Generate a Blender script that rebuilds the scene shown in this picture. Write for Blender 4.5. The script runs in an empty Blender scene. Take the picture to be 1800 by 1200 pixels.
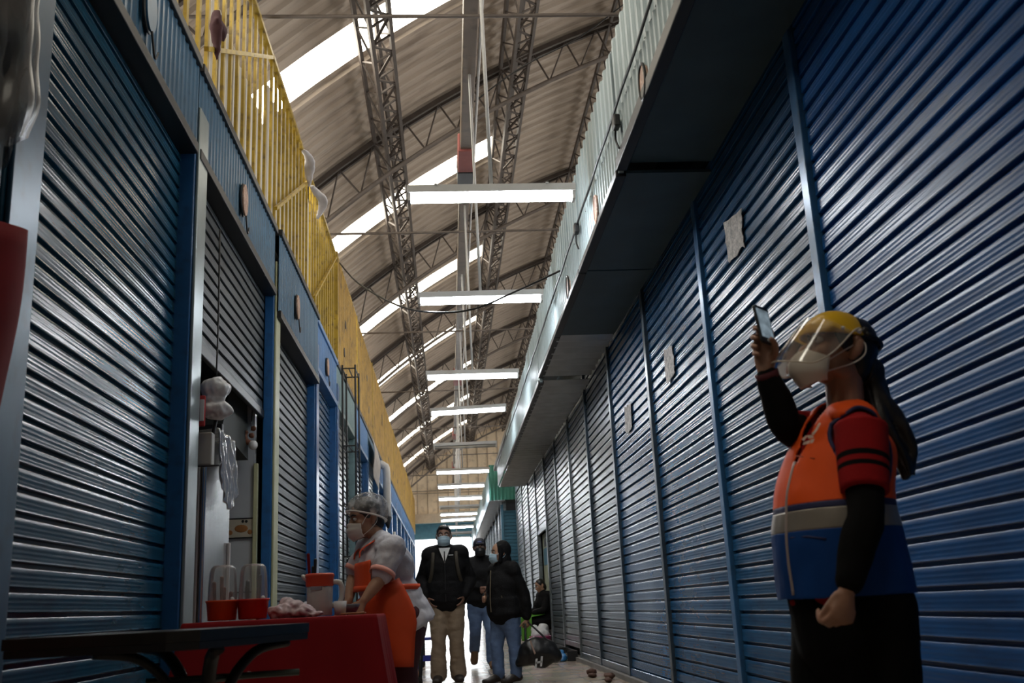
import bpy, bmesh, math, random
from mathutils import Vector, Matrix, noise
from mathutils.bvhtree import BVHTree
random.seed(7)
scn = bpy.context.scene
COL = scn.collection
V = Vector
PI = math.pi
def rad(d): return d*PI/180

# ------------------------------------------------------------------ camera
FPX, CAMH = 1746.0, 0.75
YAW, PITCH, ROLL = .0737, .26, .05006
CM = (Matrix.Rotation(-YAW, 3, 'Z') @ Matrix.Rotation(PITCH, 3, 'X') @ Matrix.Rotation(ROLL, 3, 'Y'))
CPOS = V((0, 0, CAMH))
cam_d = bpy.data.cameras.new('camera')
cam = bpy.data.objects.new('camera', cam_d); COL.objects.link(cam)
r_, f_, u_ = CM.col[0], CM.col[1], CM.col[2]
cam.matrix_world = Matrix(((r_[0], u_[0], -f_[0], 0), (r_[1], u_[1], -f_[1], 0), (r_[2], u_[2], -f_[2], CAMH), (0, 0, 0, 1)))
cam_d.sensor_width = 36; cam_d.lens = FPX/1800*36
cam_d.clip_start = .05; cam_d.clip_end = 300
cam_d.dof.use_dof = True; cam_d.dof.focus_distance = 8.5; cam_d.dof.aperture_fstop = 4.0
scn.camera = cam
def ray(px, py): return CM @ V(((px-900)/FPX, 1, (600-py)/FPX))
def atY(px, py, Y): d = ray(px, py); return CPOS + d*(Y/d.y)
def atX(px, py, X): d = ray(px, py); return CPOS + d*(X/d.x)

# ------------------------------------------------------------------ materials
MATS = {}
def mat(name, col, rough=.5, metal=0., var=.12, scale=6., bump=0., bscale=40., dirt=None, dirt_amt=.0, stretch=(1, 1, 1), spec=.5, emit=None, estr=0, trans=0, alpha=1, sheen=0, coat=0):
    if name in MATS: return MATS[name]
    m = bpy.data.materials.new(name); m.use_nodes = True
    nt = m.node_tree; b = nt.nodes['Principled BSDF']
    def N(t, **k):
        n = nt.nodes.new(t)
        for a, v in k.items(): setattr(n, a, v)
        return n
    tc = N('ShaderNodeTexCoord'); mp = N('ShaderNodeMapping'); mp.inputs['Scale'].default_value = stretch
    nt.links.new(tc.outputs['Object'], mp.inputs['Vector'])
    nz = N('ShaderNodeTexNoise'); nz.inputs['Scale'].default_value = scale; nz.inputs['Detail'].default_value = 5
    nt.links.new(mp.outputs['Vector'], nz.inputs['Vector'])
    rp = N('ShaderNodeValToRGB')
    c = V(col)
    rp.color_ramp.elements[0].position = .3; rp.color_ramp.elements[1].position = .7
    rp.color_ramp.elements[0].color = (*[max(0, x*(1-var)) for x in c], 1)
    rp.color_ramp.elements[1].color = (*[min(1, x*(1+var)) for x in c], 1)
    nt.links.new(nz.outputs['Fac'], rp.inputs['Fac'])
    out = rp.outputs['Color']
    if dirt:
        n2 = N('ShaderNodeTexNoise'); n2.inputs['Scale'].default_value = scale*2.7; n2.inputs['Detail'].default_value = 8
        nt.links.new(mp.outputs['Vector'], n2.inputs['Vector'])
        r2 = N('ShaderNodeValToRGB'); r2.color_ramp.elements[0].position = .52; r2.color_ramp.elements[1].position = .72
        r2.color_ramp.elements[0].color = (0, 0, 0, 1); r2.color_ramp.elements[1].color = (dirt_amt, dirt_amt, dirt_amt, 1)
        nt.links.new(n2.outputs['Fac'], r2.inputs['Fac'])
        mx = N('ShaderNodeMix', data_type='RGBA'); mx.inputs['B'].default_value = (*dirt, 1)
        nt.links.new(r2.outputs['Color'], mx.inputs['Factor']); nt.links.new(out, mx.inputs['A'])
        out = mx.outputs['Result']
    nt.links.new(out, b.inputs['Base Color'])
    b.inputs['Roughness'].default_value = rough; b.inputs['Metallic'].default_value = metal
    b.inputs['Specular IOR Level'].default_value = spec
    if trans: b.inputs['Transmission Weight'].default_value = trans
    if alpha < 1: b.inputs['Alpha'].default_value = alpha
    if sheen: b.inputs['Sheen Weight'].default_value = sheen
    if coat: b.inputs['Coat Weight'].default_value = coat; b.inputs['Coat Roughness'].default_value = .15
    if emit:
        b.inputs['Emission Color'].default_value = (*emit, 1); b.inputs['Emission Strength'].default_value = estr
    if bump:
        n3 = N('ShaderNodeTexNoise'); n3.inputs['Scale'].default_value = bscale; n3.inputs['Detail'].default_value = 4
        nt.links.new(mp.outputs['Vector'], n3.inputs['Vector'])
        bp = N('ShaderNodeBump'); bp.inputs['Strength'].default_value = bump; bp.inputs['Distance'].default_value = .02
        nt.links.new(n3.outputs['Fac'], bp.inputs['Height']); nt.links.new(bp.outputs['Normal'], b.inputs['Normal'])
    MATS[name] = m
    return m
def clear_mat(name, tint, gloss=.12, rough=.05, fres=1.35, dirt=0.0):
    """thin clear plastic: mostly see-through, with a glossy coat"""
    if name in MATS: return MATS[name]
    m = bpy.data.materials.new(name); m.use_nodes = True
    nt = m.node_tree; nt.nodes.remove(nt.nodes['Principled BSDF']); out = nt.nodes['Material Output']
    t = nt.nodes.new('ShaderNodeBsdfTransparent'); t.inputs[0].default_value = (*tint, 1)
    g = nt.nodes.new('ShaderNodeBsdfGlossy'); g.inputs['Roughness'].default_value = rough
    d = nt.nodes.new('ShaderNodeBsdfDiffuse'); d.inputs[0].default_value = (.75, .75, .76, 1)
    fr = nt.nodes.new('ShaderNodeFresnel'); fr.inputs['IOR'].default_value = fres
    ad = nt.nodes.new('ShaderNodeMath'); ad.operation = 'ADD'; ad.inputs[1].default_value = gloss; ad.use_clamp = True
    nt.links.new(fr.outputs[0], ad.inputs[0])
    m1 = nt.nodes.new('ShaderNodeMixShader'); nt.links.new(ad.outputs[0], m1.inputs[0])
    nt.links.new(t.outputs[0], m1.inputs[1]); nt.links.new(g.outputs[0], m1.inputs[2])
    m2 = nt.nodes.new('ShaderNodeMixShader'); m2.inputs[0].default_value = dirt
    nt.links.new(m1.outputs[0], m2.inputs[1]); nt.links.new(d.outputs[0], m2.inputs[2])
    nt.links.new(m2.outputs[0], out.inputs[0])
    MATS[name] = m; return m
def emit_mat(name, col, strength, noise_amt=0., scale=3.):
    if name in MATS: return MATS[name]
    m = bpy.data.materials.new(name); m.use_nodes = True
    nt = m.node_tree; nt.nodes.remove(nt.nodes['Principled BSDF'])
    e = nt.nodes.new('ShaderNodeEmission'); e.inputs[0].default_value = (*col, 1); e.inputs[1].default_value = strength
    if noise_amt:
        tc = nt.nodes.new('ShaderNodeTexCoord'); nz = nt.nodes.new('ShaderNodeTexNoise'); nz.inputs['Scale'].default_value = scale; nz.inputs['Detail'].default_value = 6
        nt.links.new(tc.outputs['Object'], nz.inputs['Vector'])
        mr = nt.nodes.new('ShaderNodeMapRange'); mr.inputs['From Min'].default_value = .3; mr.inputs['From Max'].default_value = .7
        mr.inputs['To Min'].default_value = strength*(1-noise_amt); mr.inputs['To Max'].default_value = strength*(1+noise_amt*.4)
        nt.links.new(nz.outputs['Fac'], mr.inputs['Value']); nt.links.new(mr.outputs[0], e.inputs[1])
    nt.links.new(e.outputs[0], nt.nodes['Material Output'].inputs[0])
    MATS[name] = m; return m

# ------------------------------------------------------------------ mesh builder
def crom(pts, n):
    """Catmull-Rom resample of a list of tuples/vectors/floats"""
    P = [V(p) if not isinstance(p, float) else p for p in pts]
    if n <= 1 or len(P) < 3: return P
    out = []
    for i in range(len(P)-1):
        p0 = P[max(i-1, 0)]; p1 = P[i]; p2 = P[i+1]; p3 = P[min(i+2, len(P)-1)]
        for k in range(n):
            t = k/n
            out.append(.5*((2*p1)+(p2-p0)*t+(2*p0-5*p1+4*p2-p3)*t*t+(3*p1-p0-3*p2+p3)*t**3))
    out.append(P[-1]); return out
class MB:
    def __init__(s): s.v = []; s.f = []; s.mi = []; s.cur = 0
    def add(s, vs, fs):
        o = len(s.v); s.v += [tuple(v) for v in vs]; s.f += [tuple(i+o for i in f) for f in fs]; s.mi += [s.cur]*len(fs); return s
    def box(s, lo, hi, rot=None, piv=None):
        x0, y0, z0 = lo; x1, y1, z1 = hi
        vs = [V(p) for p in ((x0, y0, z0), (x1, y0, z0), (x1, y1, z0), (x0, y1, z0), (x0, y0, z1), (x1, y0, z1), (x1, y1, z1), (x0, y1, z1))]
        if rot is not None:
            pv = V(piv) if piv is not None else (V(lo)+V(hi))/2
            vs = [rot @ (v-pv)+pv for v in vs]
        return s.add(vs, [(0, 3, 2, 1), (4, 5, 6, 7), (0, 1, 5, 4), (1, 2, 6, 5), (2, 3, 7, 6), (3, 0, 4, 7)])
    def bbox(s, lo, hi, b=.01):
        """bevelled box"""
        bm = bmesh.new(); bmesh.ops.create_cube(bm, size=1)
        lo = V(lo); hi = V(hi)
        for v in bm.verts: v.co = V(((lo[i]+hi[i])/2+v.co[i]*(hi[i]-lo[i]) for i in range(3)))
        bmesh.ops.bevel(bm, geom=list(bm.edges), offset=min(b, .45*min(hi-lo)), segments=3, profile=.5, affect='EDGES')
        bm.verts.index_update()
        s.add([v.co.copy() for v in bm.verts], [[v.index for v in f.verts] for f in bm.faces]); bm.free(); return s
    def beam(s, a, b, w, h, up=(0, 0, 1)):
        """rectangular bar a->b, w across, h along up"""
        a = V(a); b = V(b); t = (b-a).normalized(); u = V(up); u = (u-t*u.dot(t))
        if u.length < 1e-4: u = V((1, 0, 0)); u = u-t*u.dot(t)
        u.normalize(); r = t.cross(u)
        vs = []
        for c in (a, b):
            for sx, sy in ((-1, -1), (1, -1), (1, 1), (-1, 1)): vs.append(c+r*sx*w/2+u*sy*h/2)
        return s.add(vs, [(0, 3, 2, 1), (4, 5, 6, 7), (0, 1, 5, 4), (1, 2, 6, 5), (2, 3, 7, 6), (3, 0, 4, 7)])
    def loft(s, path, radii, ref=None, n=14, sub=1, a0=None, a1=None, cap=True, round_caps=True):
        P = [V(p) for p in path]; Rr = [(r, r) if isinstance(r, (int, float)) else r for r in radii]
        Rr = [V((r[0], r[1], 0)) for r in Rr]
        if sub > 1: P = crom(P, sub); Rr = crom(Rr, sub)
        T = []
        for i in range(len(P)):
            t = P[min(i+1, len(P)-1)]-P[max(i-1, 0)]
            T.append(t.normalized() if t.length > 1e-9 else V((0, 0, 1)))
        if ref is None:
            ref = V((1, 0, 0)) if abs(T[0].x) < .9 else V((0, 1, 0)); auto = True
        else: ref = V(ref); auto = False
        closed = a0 is None
        if closed and cap and round_caps:
            newP, newR, newT = [], [], []
            for q in (.02, .45, .8):
                k = math.sqrt(1-q*q) if q < 1 else 0
                k = {.02: (.97, .25), .45: (.72, .7), .8: (.3, .94)}[q]
                newP.append(P[0]-T[0]*min(Rr[0].x, Rr[0].y)*k[0]); newR.append(Rr[0]*k[1]); newT.append(T[0])
            eP, eR, eT = [], [], []
            for k in ((.3, .94), (.72, .7), (.97, .25)):
                eP.append(P[-1]+T[-1]*min(Rr[-1].x, Rr[-1].y)*k[0]); eR.append(Rr[-1]*k[1]); eT.append(T[-1])
            P = newP+P+eP; Rr = newR+Rr+eR; T = newT+T+eT
        vs = []; m = n if closed else n+1
        sv = ref
        for p, r, t in zip(P, Rr, T):
            x = (sv if auto else ref); x = x-t*x.dot(t)
            if x.length < 1e-6: x = V((0, 1, 0))-t*t.y
            x.normalize(); sv = x; y = x.cross(t)
            for k in range(m):
                a = 2*PI*k/n if closed else a0+(a1-a0)*k/n
                vs.append(p+x*r.x*math.cos(a)+y*r.y*math.sin(a))
        fs = []
        for i in range(len(P)-1):
            for k in range(n):
                k2 = (k+1) % m if closed else k+1
                fs.append((i*m+k, (i+1)*m+k, (i+1)*m+k2, i*m+k2))
        if closed and cap:
            fs.append(tuple(range(m))); fs.append(tuple(reversed([(len(P)-1)*m+k for k in range(m)])))
        s.nrings = len(P)
        return s.add(vs, fs)
    def tube(s, path, r, n=8, sub=1): return s.loft(path, [r]*len(path), n=n, sub=sub, round_caps=False)
    def lathe(s, c, prof, n=28, axis=None):
        """prof: list of (radius, height) about the vertical through c"""
        c = V(c); vs = []
        for r, z in prof:
            for k in range(n): vs.append(c+V((r*math.cos(2*PI*k/n), r*math.sin(2*PI*k/n), z)))
        fs = [(i*n+k, i*n+(k+1) % n, (i+1)*n+(k+1) % n, (i+1)*n+k) for i in range(len(prof)-1) for k in range(n)]
        return s.add(vs, fs)
    def ball(s, c, r, ax=None, n=16, m=10):
        c = V(c); r = (r, r, r) if isinstance(r, (int, float)) else r
        A = ax if ax is not None else Matrix.Identity(3)
        vs = [c+A @ V((0, 0, -r[2]))]
        for i in range(1, m):
            ph = -PI/2+PI*i/m
            for k in range(n):
                th = 2*PI*k/n
                vs.append(c+A @ V((r[0]*math.cos(ph)*math.cos(th), r[1]*math.cos(ph)*math.sin(th), r[2]*math.sin(ph))))
        vs.append(c+A @ V((0, 0, r[2])))
        fs = [(0, 1+(k+1) % n, 1+k) for k in range(n)]
        for i in range(m-2):
            for k in range(n): fs.append((1+i*n+k, 1+i*n+(k+1) % n, 1+(i+1)*n+(k+1) % n, 1+(i+1)*n+k))
        L = len(vs)-1; b = 1+(m-2)*n
        fs += [(L, b+k, b+(k+1) % n) for k in range(n)]
        return s.add(vs, fs)
    def prism(s, pts, d):
        """polygon pts (3-D, planar) extruded by vector d"""
        P = [V(p) for p in pts]; d = V(d); n = len(P)
        return s.add(P+[p+d for p in P], [tuple(reversed(range(n))), tuple(range(n, 2*n))]+[(i, (i+1) % n, n+(i+1) % n, n+i) for i in range(n)])
    def sheet(s, nu, nv, fn):
        vs = [fn(i/nu, j/nv) for i in range(nu+1) for j in range(nv+1)]
        fs = [(i*(nv+1)+j, (i+1)*(nv+1)+j, (i+1)*(nv+1)+j+1, i*(nv+1)+j+1) for i in range(nu) for j in range(nv)]
        return s.add(vs, fs)
    def build(s, name, m, parent=None, smooth=False, fixn=True):
        me = bpy.data.meshes.new(name)
        o = V((0, 0, 0))
        if parent is not None: o = wloc(parent)
        me.from_pydata([V(v)-o for v in s.v], [], s.f)
        ms = m if isinstance(m, (list, tuple)) else [m]
        for x in ms: me.materials.append(x)
        if len(ms) > 1: me.polygons.foreach_set('material_index', s.mi)
        if fixn:
            bm = bmesh.new(); bm.from_mesh(me); bmesh.ops.recalc_face_normals(bm, faces=bm.faces); bm.to_mesh(me); bm.free()
        if smooth: me.polygons.foreach_set('use_smooth', [True]*len(me.polygons))
        ob = bpy.data.objects.new(name, me); COL.objects.link(ob)
        if parent is not None: ob.parent = parent
        return ob
def wloc(o):
    l = V(o.location)
    while o.parent is not None: o = o.parent; l += V(o.location)
    return l
def smart(o, ang=40):
    me = o.data
    me.polygons.foreach_set('use_smooth', [True]*len(me.polygons))
    bm = bmesh.new(); bm.from_mesh(me)
    for e in bm.edges: e.smooth = len(e.link_faces) == 2 and e.calc_face_angle(0) < rad(ang)
    bm.to_mesh(me); bm.free(); return o
def mod_solid(o, t, off=0):
    m = o.modifiers.new('thick', 'SOLIDIFY'); m.thickness = t; m.offset = off; return o
def organic(name, mb, m, parent, voxel=.008, smooth=4, wrinkle=0., wscale=9., wstretch=(1, 1, 1), post=None):
    """voxel-union of everything in mb into ONE continuous skin"""
    o = mb.build(name, m, None, True, fixn=False)
    md = o.modifiers.new('r', 'REMESH'); md.mode = 'VOXEL'; md.voxel_size = voxel; md.use_smooth_shade = True
    sm = o.modifiers.new('s', 'SMOOTH'); sm.factor = .5; sm.iterations = smooth
    bpy.context.view_layer.update()
    dg = bpy.context.evaluated_depsgraph_get()
    me = bpy.data.meshes.new_from_object(o.evaluated_get(dg))
    o.modifiers.clear(); old = o.data; o.data = me; bpy.data.meshes.remove(old); me.name = name
    if wrinkle:
        nn = [v.normal.copy() for v in me.vertices]
        for v, n in zip(me.vertices, nn):
            q = V((v.co.x*wstretch[0], v.co.y*wstretch[1], v.co.z*wstretch[2]))*wscale
            a = noise.noise(q+V((3, 1, 7)))+.5*noise.noise(q*2.1)
            v.co += n*a*wrinkle
    if post: post(me)
    if parent is not None:
        l = wloc(parent)
        me.transform(Matrix.Translation(-l)); o.parent = parent
    me.polygons.foreach_set('use_smooth', [True]*len(me.polygons))
    return o
def thing(name, label, cat, loc, group=None):
    o = bpy.data.objects.new(name, None); o.empty_display_size = .1; COL.objects.link(o); o.location = loc
    o['label'] = label; o['category'] = cat
    if group: o['group'] = group
    return o
def tag(o, label, cat, group=None, kind=None):
    o['label'] = label; o['category'] = cat
    if group: o['group'] = group
    if kind: o['kind'] = kind
    return o
def struct(name, mb, m, smooth=False):
    o = mb.build(name, m, None, smooth); o['kind'] = 'structure'; return o
ORD = ['first', 'second', 'third', 'fourth', 'fifth', 'sixth', 'seventh', 'eighth', 'ninth', 'tenth', 'eleventh', 'twelfth', 'thirteenth', 'fourteenth', 'fifteenth', 'sixteenth', 'seventeenth', 'eighteenth', 'nineteenth', 'twentieth']

# ------------------------------------------------------------------ palette
M_roof = mat('roof_sheet', (.46, .385, .315), .62, 0, .10, 1.2, dirt=(.13, .10, .08), dirt_amt=.5, stretch=(.5, 3, .5))
M_truss = mat('truss_steel', (.075, .060, .052), .6, .2, .2, 8)
M_trussl = mat('truss_steel_pale', (.16, .135, .12), .55, .2, .2, 8)
M_beam = mat('brown_beam', (.19, .145, .11), .5, .1, .15, 3, dirt=(.08, .06, .05), dirt_amt=.6)
M_redjoint = mat('red_primer', (.34, .10, .09), .6)
M_sky = emit_mat('skylight_sheet', (1.0, .93, .78), 11.0, .25, 1.3)
M_clere_glow = emit_mat('clerestory_and_added_glow', (1.0, .96, .90), 3.2, .2, 2.)  # left clerestory, and the added glowing wall on the right
M_gable = mat('gable_boards', (.78, .64, .46), .6, 0, .12, 2, dirt=(.3, .22, .15), dirt_amt=.4)
M_gline = mat('gable_batten', (.42, .34, .25), .6)
M_white = mat('painted_white', (.62, .62, .62), .45, 0, .06)
M_tube = emit_mat('fluorescent_tube', (.90, .95, 1.0), 58)
M_tubeoff = mat('tube_unlit', (.55, .52, .48), .4)
M_yel = mat('yellow_paint', (.40, .265, .022), .45, 0, .25, 5, dirt=(.10, .06, .02), dirt_amt=.8)
M_yeld = mat('ochre_sheet', (.40, .235, .03), .5, 0, .2, 3, dirt=(.10, .06, .02), dirt_amt=.7)
M_black = mat('black_steel', (.012, .012, .013), .45)
M_floor = None
M_conc = mat('concrete', (.20, .19, .18), .8, 0, .15, 4, bump=.2)
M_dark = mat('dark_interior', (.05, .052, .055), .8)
def blue(name, c, rough=.33, **k): return mat(name, c, rough, .0, .16, 3.2, dirt=tuple(x*.45+.006 for x in c), dirt_amt=.5, stretch=(1, .6, 2.2), spec=.30, **k)
B_near = blue('blue_slat_paint', (.009, .088, .30), .29)
B_mid = blue('blue_grey_slat_paint', (.016, .085, .20), .27)
B_grey = mat('galvanised_slats', (.20, .225, .235), .30, .5, .2, 3, dirt=(.05, .055, .05), dirt_amt=.6, stretch=(1, .6, 2))
B_greyd = mat('weathered_dark_slats', (.040, .052, .060), .46, .0, .2, 3, dirt=(.025, .028, .03), dirt_amt=.7, stretch=(1, .6, 2), spec=.28)
B_teal = blue('teal_blue_slat_paint', (.012, .080, .145), .23)
B_post = mat('bright_blue_post', (.020, .11, .30), .3, 0, .12, 5, dirt=(.02, .05, .1), dirt_amt=.5)
B_postr = mat('pale_blue_post', (.045, .16, .35), .3, .1, .15, 5, dirt=(.03, .05, .09), dirt_amt=.5)
M_reflectface = mat('silver_reflection_face', (.30, .36, .37), .32, .6, .12, 6)  # pale grey puts the silver reflection of the aisle face into the colour
M_cream = mat('cream_strip', (.42, .43, .26), .5)
M_fasL = mat('blue_fascia', (.035, .115, .205), .35, .1, .12, 4, dirt=(.02, .05, .08), dirt_amt=.5)
M_fasLb = mat('bright_blue_fascia', (.05, .18, .42), .38, .05, .12, 4, dirt=(.03, .08, .15), dirt_amt=.4)
M_fasLg = mat('grey_green_fascia', (.16, .26, .28), .45, .1, .12, 4, dirt=(.08, .12, .13), dirt_amt=.4)
M_fasR = mat('pale_blue_fascia', (.36, .44, .46), .45, .05, .10, 2.5, dirt=(.16, .22, .24), dirt_amt=.6, stretch=(1, 1, .3))
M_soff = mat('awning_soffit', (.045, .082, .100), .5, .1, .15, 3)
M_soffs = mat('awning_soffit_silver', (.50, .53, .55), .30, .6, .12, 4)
M_green = mat('green_sheet', (.04, .22, .16), .45, 0, .1, 3)
M_paper = mat('torn_paper', (.60, .57, .54), .8, 0, .45, 30, dirt=(.12, .15, .2), dirt_amt=.9)
M_plaq = mat('oval_plaque', (.42, .24, .17), .5, 0, .35, 18, dirt=(.75, .62, .5), dirt_amt=.8)

# ------------------------------------------------------------------ setting: floor, roof, ends
def floor_mat():
    m = bpy.data.materials.new('floor_tiles'); m.use_nodes = True; nt = m.node_tree; b = nt.nodes['Principled BSDF']
    tc = nt.nodes.new('ShaderNodeTexCoord')
    br = nt.nodes.new('ShaderNodeTexBrick'); br.offset = 0; br.inputs['Scale'].default_value = 1
    br.inputs['Brick Width'].default_value = .45; br.inputs['Row Height'].default_value = .45; br.inputs['Mortar Size'].default_value = .006
    br.inputs['Color1'].default_value = (.40, .31, .23, 1); br.inputs['Color2'].default_value = (.36, .28, .21, 1); br.inputs['Mortar'].default_value = (.16, .12, .09, 1)
    nt.links.new(tc.outputs['Object'], br.inputs['Vector'])
    nz = nt.nodes.new('ShaderNodeTexNoise'); nz.inputs['Scale'].default_value = 2.2; nz.inputs['Detail'].default_value = 6
    nt.links.new(tc.outputs['Object'], nz.inputs['Vector'])
    mx = nt.nodes.new('ShaderNodeMix'); mx.data_type = 'RGBA'; mx.blend_type = 'MULTIPLY'; mx.inputs['Factor'].default_value = .5
    nt.links.new(br.outputs['Color'], mx.inputs['A']); nt.links.new(nz.outputs['Color'], mx.inputs['B'])
    hs = nt.nodes.new('ShaderNodeHueSaturation'); hs.inputs['Saturation'].default_value = .85; hs.inputs['Value'].default_value = 1.25
    nt.links.new(mx.outputs['Result'], hs.inputs['Color']); nt.links.new(hs.outputs[0], b.inputs['Base Color'])
    mr = nt.nodes.new('ShaderNodeMapRange'); mr.inputs['To Min'].default_value = .12; mr.inputs['To Max'].default_value = .34
    nt.links.new(nz.outputs['Fac'], mr.inputs['Value']); nt.links.new(mr.outputs[0], b.inputs['Roughness'])
    return m
struct('floor', MB().box((-6, -6, -.1), (16, 90, 0)), floor_mat())

RC, RR = (7.92, -4.95), 15.0
def roofz(x): return RC[1]+math.sqrt(max(.01, RR*RR-(x-RC[0])**2))
def roofn(x): n = V((x-RC[0], 0, roofz(x)-RC[1])); return n.normalized()
GY = 46.0
STRIPS = [10.3+5.13*k for k in range(-2, 7)]
STRIPS[-1] = 41.0
SW = .37
XL0, XR0 = -3.35, 14.0
SKX = .92                      # the translucent strips stop at the second girder
def roof():
    mb = MB()
    xs = [XL0+(XR0-XL0)*i/44 for i in range(45)]
    ys = [(-5.0, 0.)]; y = -5.0
    P = .27
    while y < GY:
        ys += [(y+.13, 0.), (y+.16, .035), (y+.24, .035), (y+.27, 0.)]; y += P
    def instrip(yc, xc):
        return any(abs(yc-s) < SW for s in STRIPS) and (xc < SKX or xc > 11)
    idx = {}
    def vid(i, j):
        if (i, j) not in idx:
            x = xs[i]; n = roofn(x); z = roofz(x); yy, d = ys[j]
            idx[(i, j)] = len(mb.v); mb.v.append((x-n.x*d, min(yy, GY), z-n.z*d))
        return idx[(i, j)]
    for i in range(44):
        for j in range(len(ys)-1):
            if instrip((ys[j][0]+ys[j+1][0])/2, (xs[i]+xs[i+1])/2): continue
            mb.f.append((vid(i, j), vid(i+1, j), vid(i+1, j+1), vid(i, j+1))); mb.mi.append(0)
    o = mb.build('ceiling', M_roof, None, False, fixn=False); o['kind'] = 'structure'
    n = 0
    for s in STRIPS:
        for (a, b) in ((XL0, SKX+.2), (10.9, XR0)):  # second run lies out of view past the ridge, added for its light
            n += 1
            m2 = MB()
            def fn(u, v, a=a, b=b, s=s):
                x = a+(b-a)*u; nn = roofn(x); z = roofz(x)
                return V((x, s-SW-.06+(2*SW+.12)*v, z))+nn*(.02+.012*math.sin(v*6*PI))
            m2.sheet(20, 18, fn)
            o = m2.build('window_%d' % n, M_sky, None, True, fixn=False); o['kind'] = 'structure'
roof()
# stall tops (mezzanine slabs), outer walls, left clerestory, added glowing wall on the right
struct('trim_1', MB().box((-3.4, -5, 3.98), (-1.52, GY, 4.08)), M_conc)
struct('trim_2', MB().box((1.2, -5, 4.0), (14.0, 24.6, 4.1)), M_conc)
struct('wall_left', MB().box((-3.45, -5, 0), (-3.35, GY, 4.0)), M_conc)
struct('window_31', MB().box((-3.42, -5, 4.12), (-3.36, GY, 5.02)), M_clere_glow)
mb = MB()
mb.box((14.0, -5, 0), (14.1, GY, 4.4))
struct('wall_right', mb, M_conc)
struct('window_32', MB().box((14.0, -5, 4.4), (14.05, GY, 8.8)), M_clere_glow)  # added glowing surface, out of view, brightens the roof and left railing
mb = MB()
pts = [(XL0, -5.0, 0), (XR0, -5.0, 0)]+[(x, -5.0, roofz(x)) for x in [XR0+(XL0-XR0)*i/30 for i in range(31)]]
mb.prism(pts, (0, -.1, 0))
struct('wall_back', mb, M_conc)
# gable end of vertical boards
mb = MB()
GB = 4.86
pts = [(XL0, GY, GB), (XR0, GY, GB)]+[(x, GY, roofz(x)) for x in [XR0+(XL0-XR0)*i/40 for i in range(41)]]
mb.prism(pts, (0, .08, 0))
mb.cur = 1
x = -3.2
while x < 9:
    mb.box((x, GY-.03, GB), (x+.035, GY, roofz(x)-.02)); x += .47
for z in (5.9, 7.0): mb.box((-3.2 if z < 6 else -1.2, GY-.04, z), (9, GY, z+.05))
o = mb.build('wall_far', [M_gable, M_gline]); o['kind'] = 'structure'
struct('trim_3', MB().box((-2.2, GY-.25, GB-.28), (3.5, GY+.1, GB+.12)), mat('cream_beam', (.55, .45, .33), .6))
mb = MB().box((-1.9, 48.2, 4.02), (6, 48.5, 4.75))
mb.box((-3.3, GY, 4.7), (6, 48.5, 4.85))
struct('trim_4', mb, mat('blue_lintel', (.12, .30, .38), .5))
# walls beyond the gable opening on both sides
struct('wall_far_left', MB().box((-6, 47, 0), (-1.75, 48.4, 4.8)), M_white)

# ------------------------------------------------------------------ roof steelwork
def arc_pts(x0, x1, d, n):
    out = []
    for i in range(n+1):
        x = x0+(x1-x0)*i/n; nn = roofn(x); out.append(V((x, 0, roofz(x)))-nn*d)
    return out
TR = [7.7+5.13*k for k in range(0, 8)]
for k, y in enumerate(TR):
    lab = 'arched lattice roof truss, %s from the camera under the curved roof' % ORD[k]
    up = arc_pts(-3.3, 9.0, .10, 26); lo = arc_pts(-3.3, 9.0, .58, 26)
    t = thing('arch_truss', lab, 'roof truss', (0, y, 4.0), 'arched trusses under the roof')
    Y = V((0, y, 0))
    m1 = MB()
    for dy in (-.07, .07):
        for a, b in zip(up, up[1:]): m1.beam(a+Y+V((0, dy, 0)), b+Y+V((0, dy, 0)), .05, .07, up=roofn(a.x))
    m1.build('upper_chord', M_truss, t)
    m2 = MB(); m2.tube([p+Y for p in lo], .034, 8); m2.build('lower_chord', M_trussl, t, True)
    m3 = MB()
    for i in range(0, 26, 1):
        m3.tube([up[i]+Y, lo[i]+Y], .014, 5); m3.tube([lo[i]+Y, up[i+1]+Y], .012, 5)
    m3.build('web_lattice', M_truss, t)
    if y < 44:
        r = MB(); z = 5.77+(.0 if k % 2 else .02)
        r.tube([(-2.42, y, z), (.4, y, z-.015), (4.5, y, z)], .017, 6)
        o = r.build('tie_rod', M_trussl, None, True)
        tag(o, 'thin horizontal tie rod across the hall below the %s arched truss' % ORD[k], 'tie rod', 'tie rods between the walls')
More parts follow.
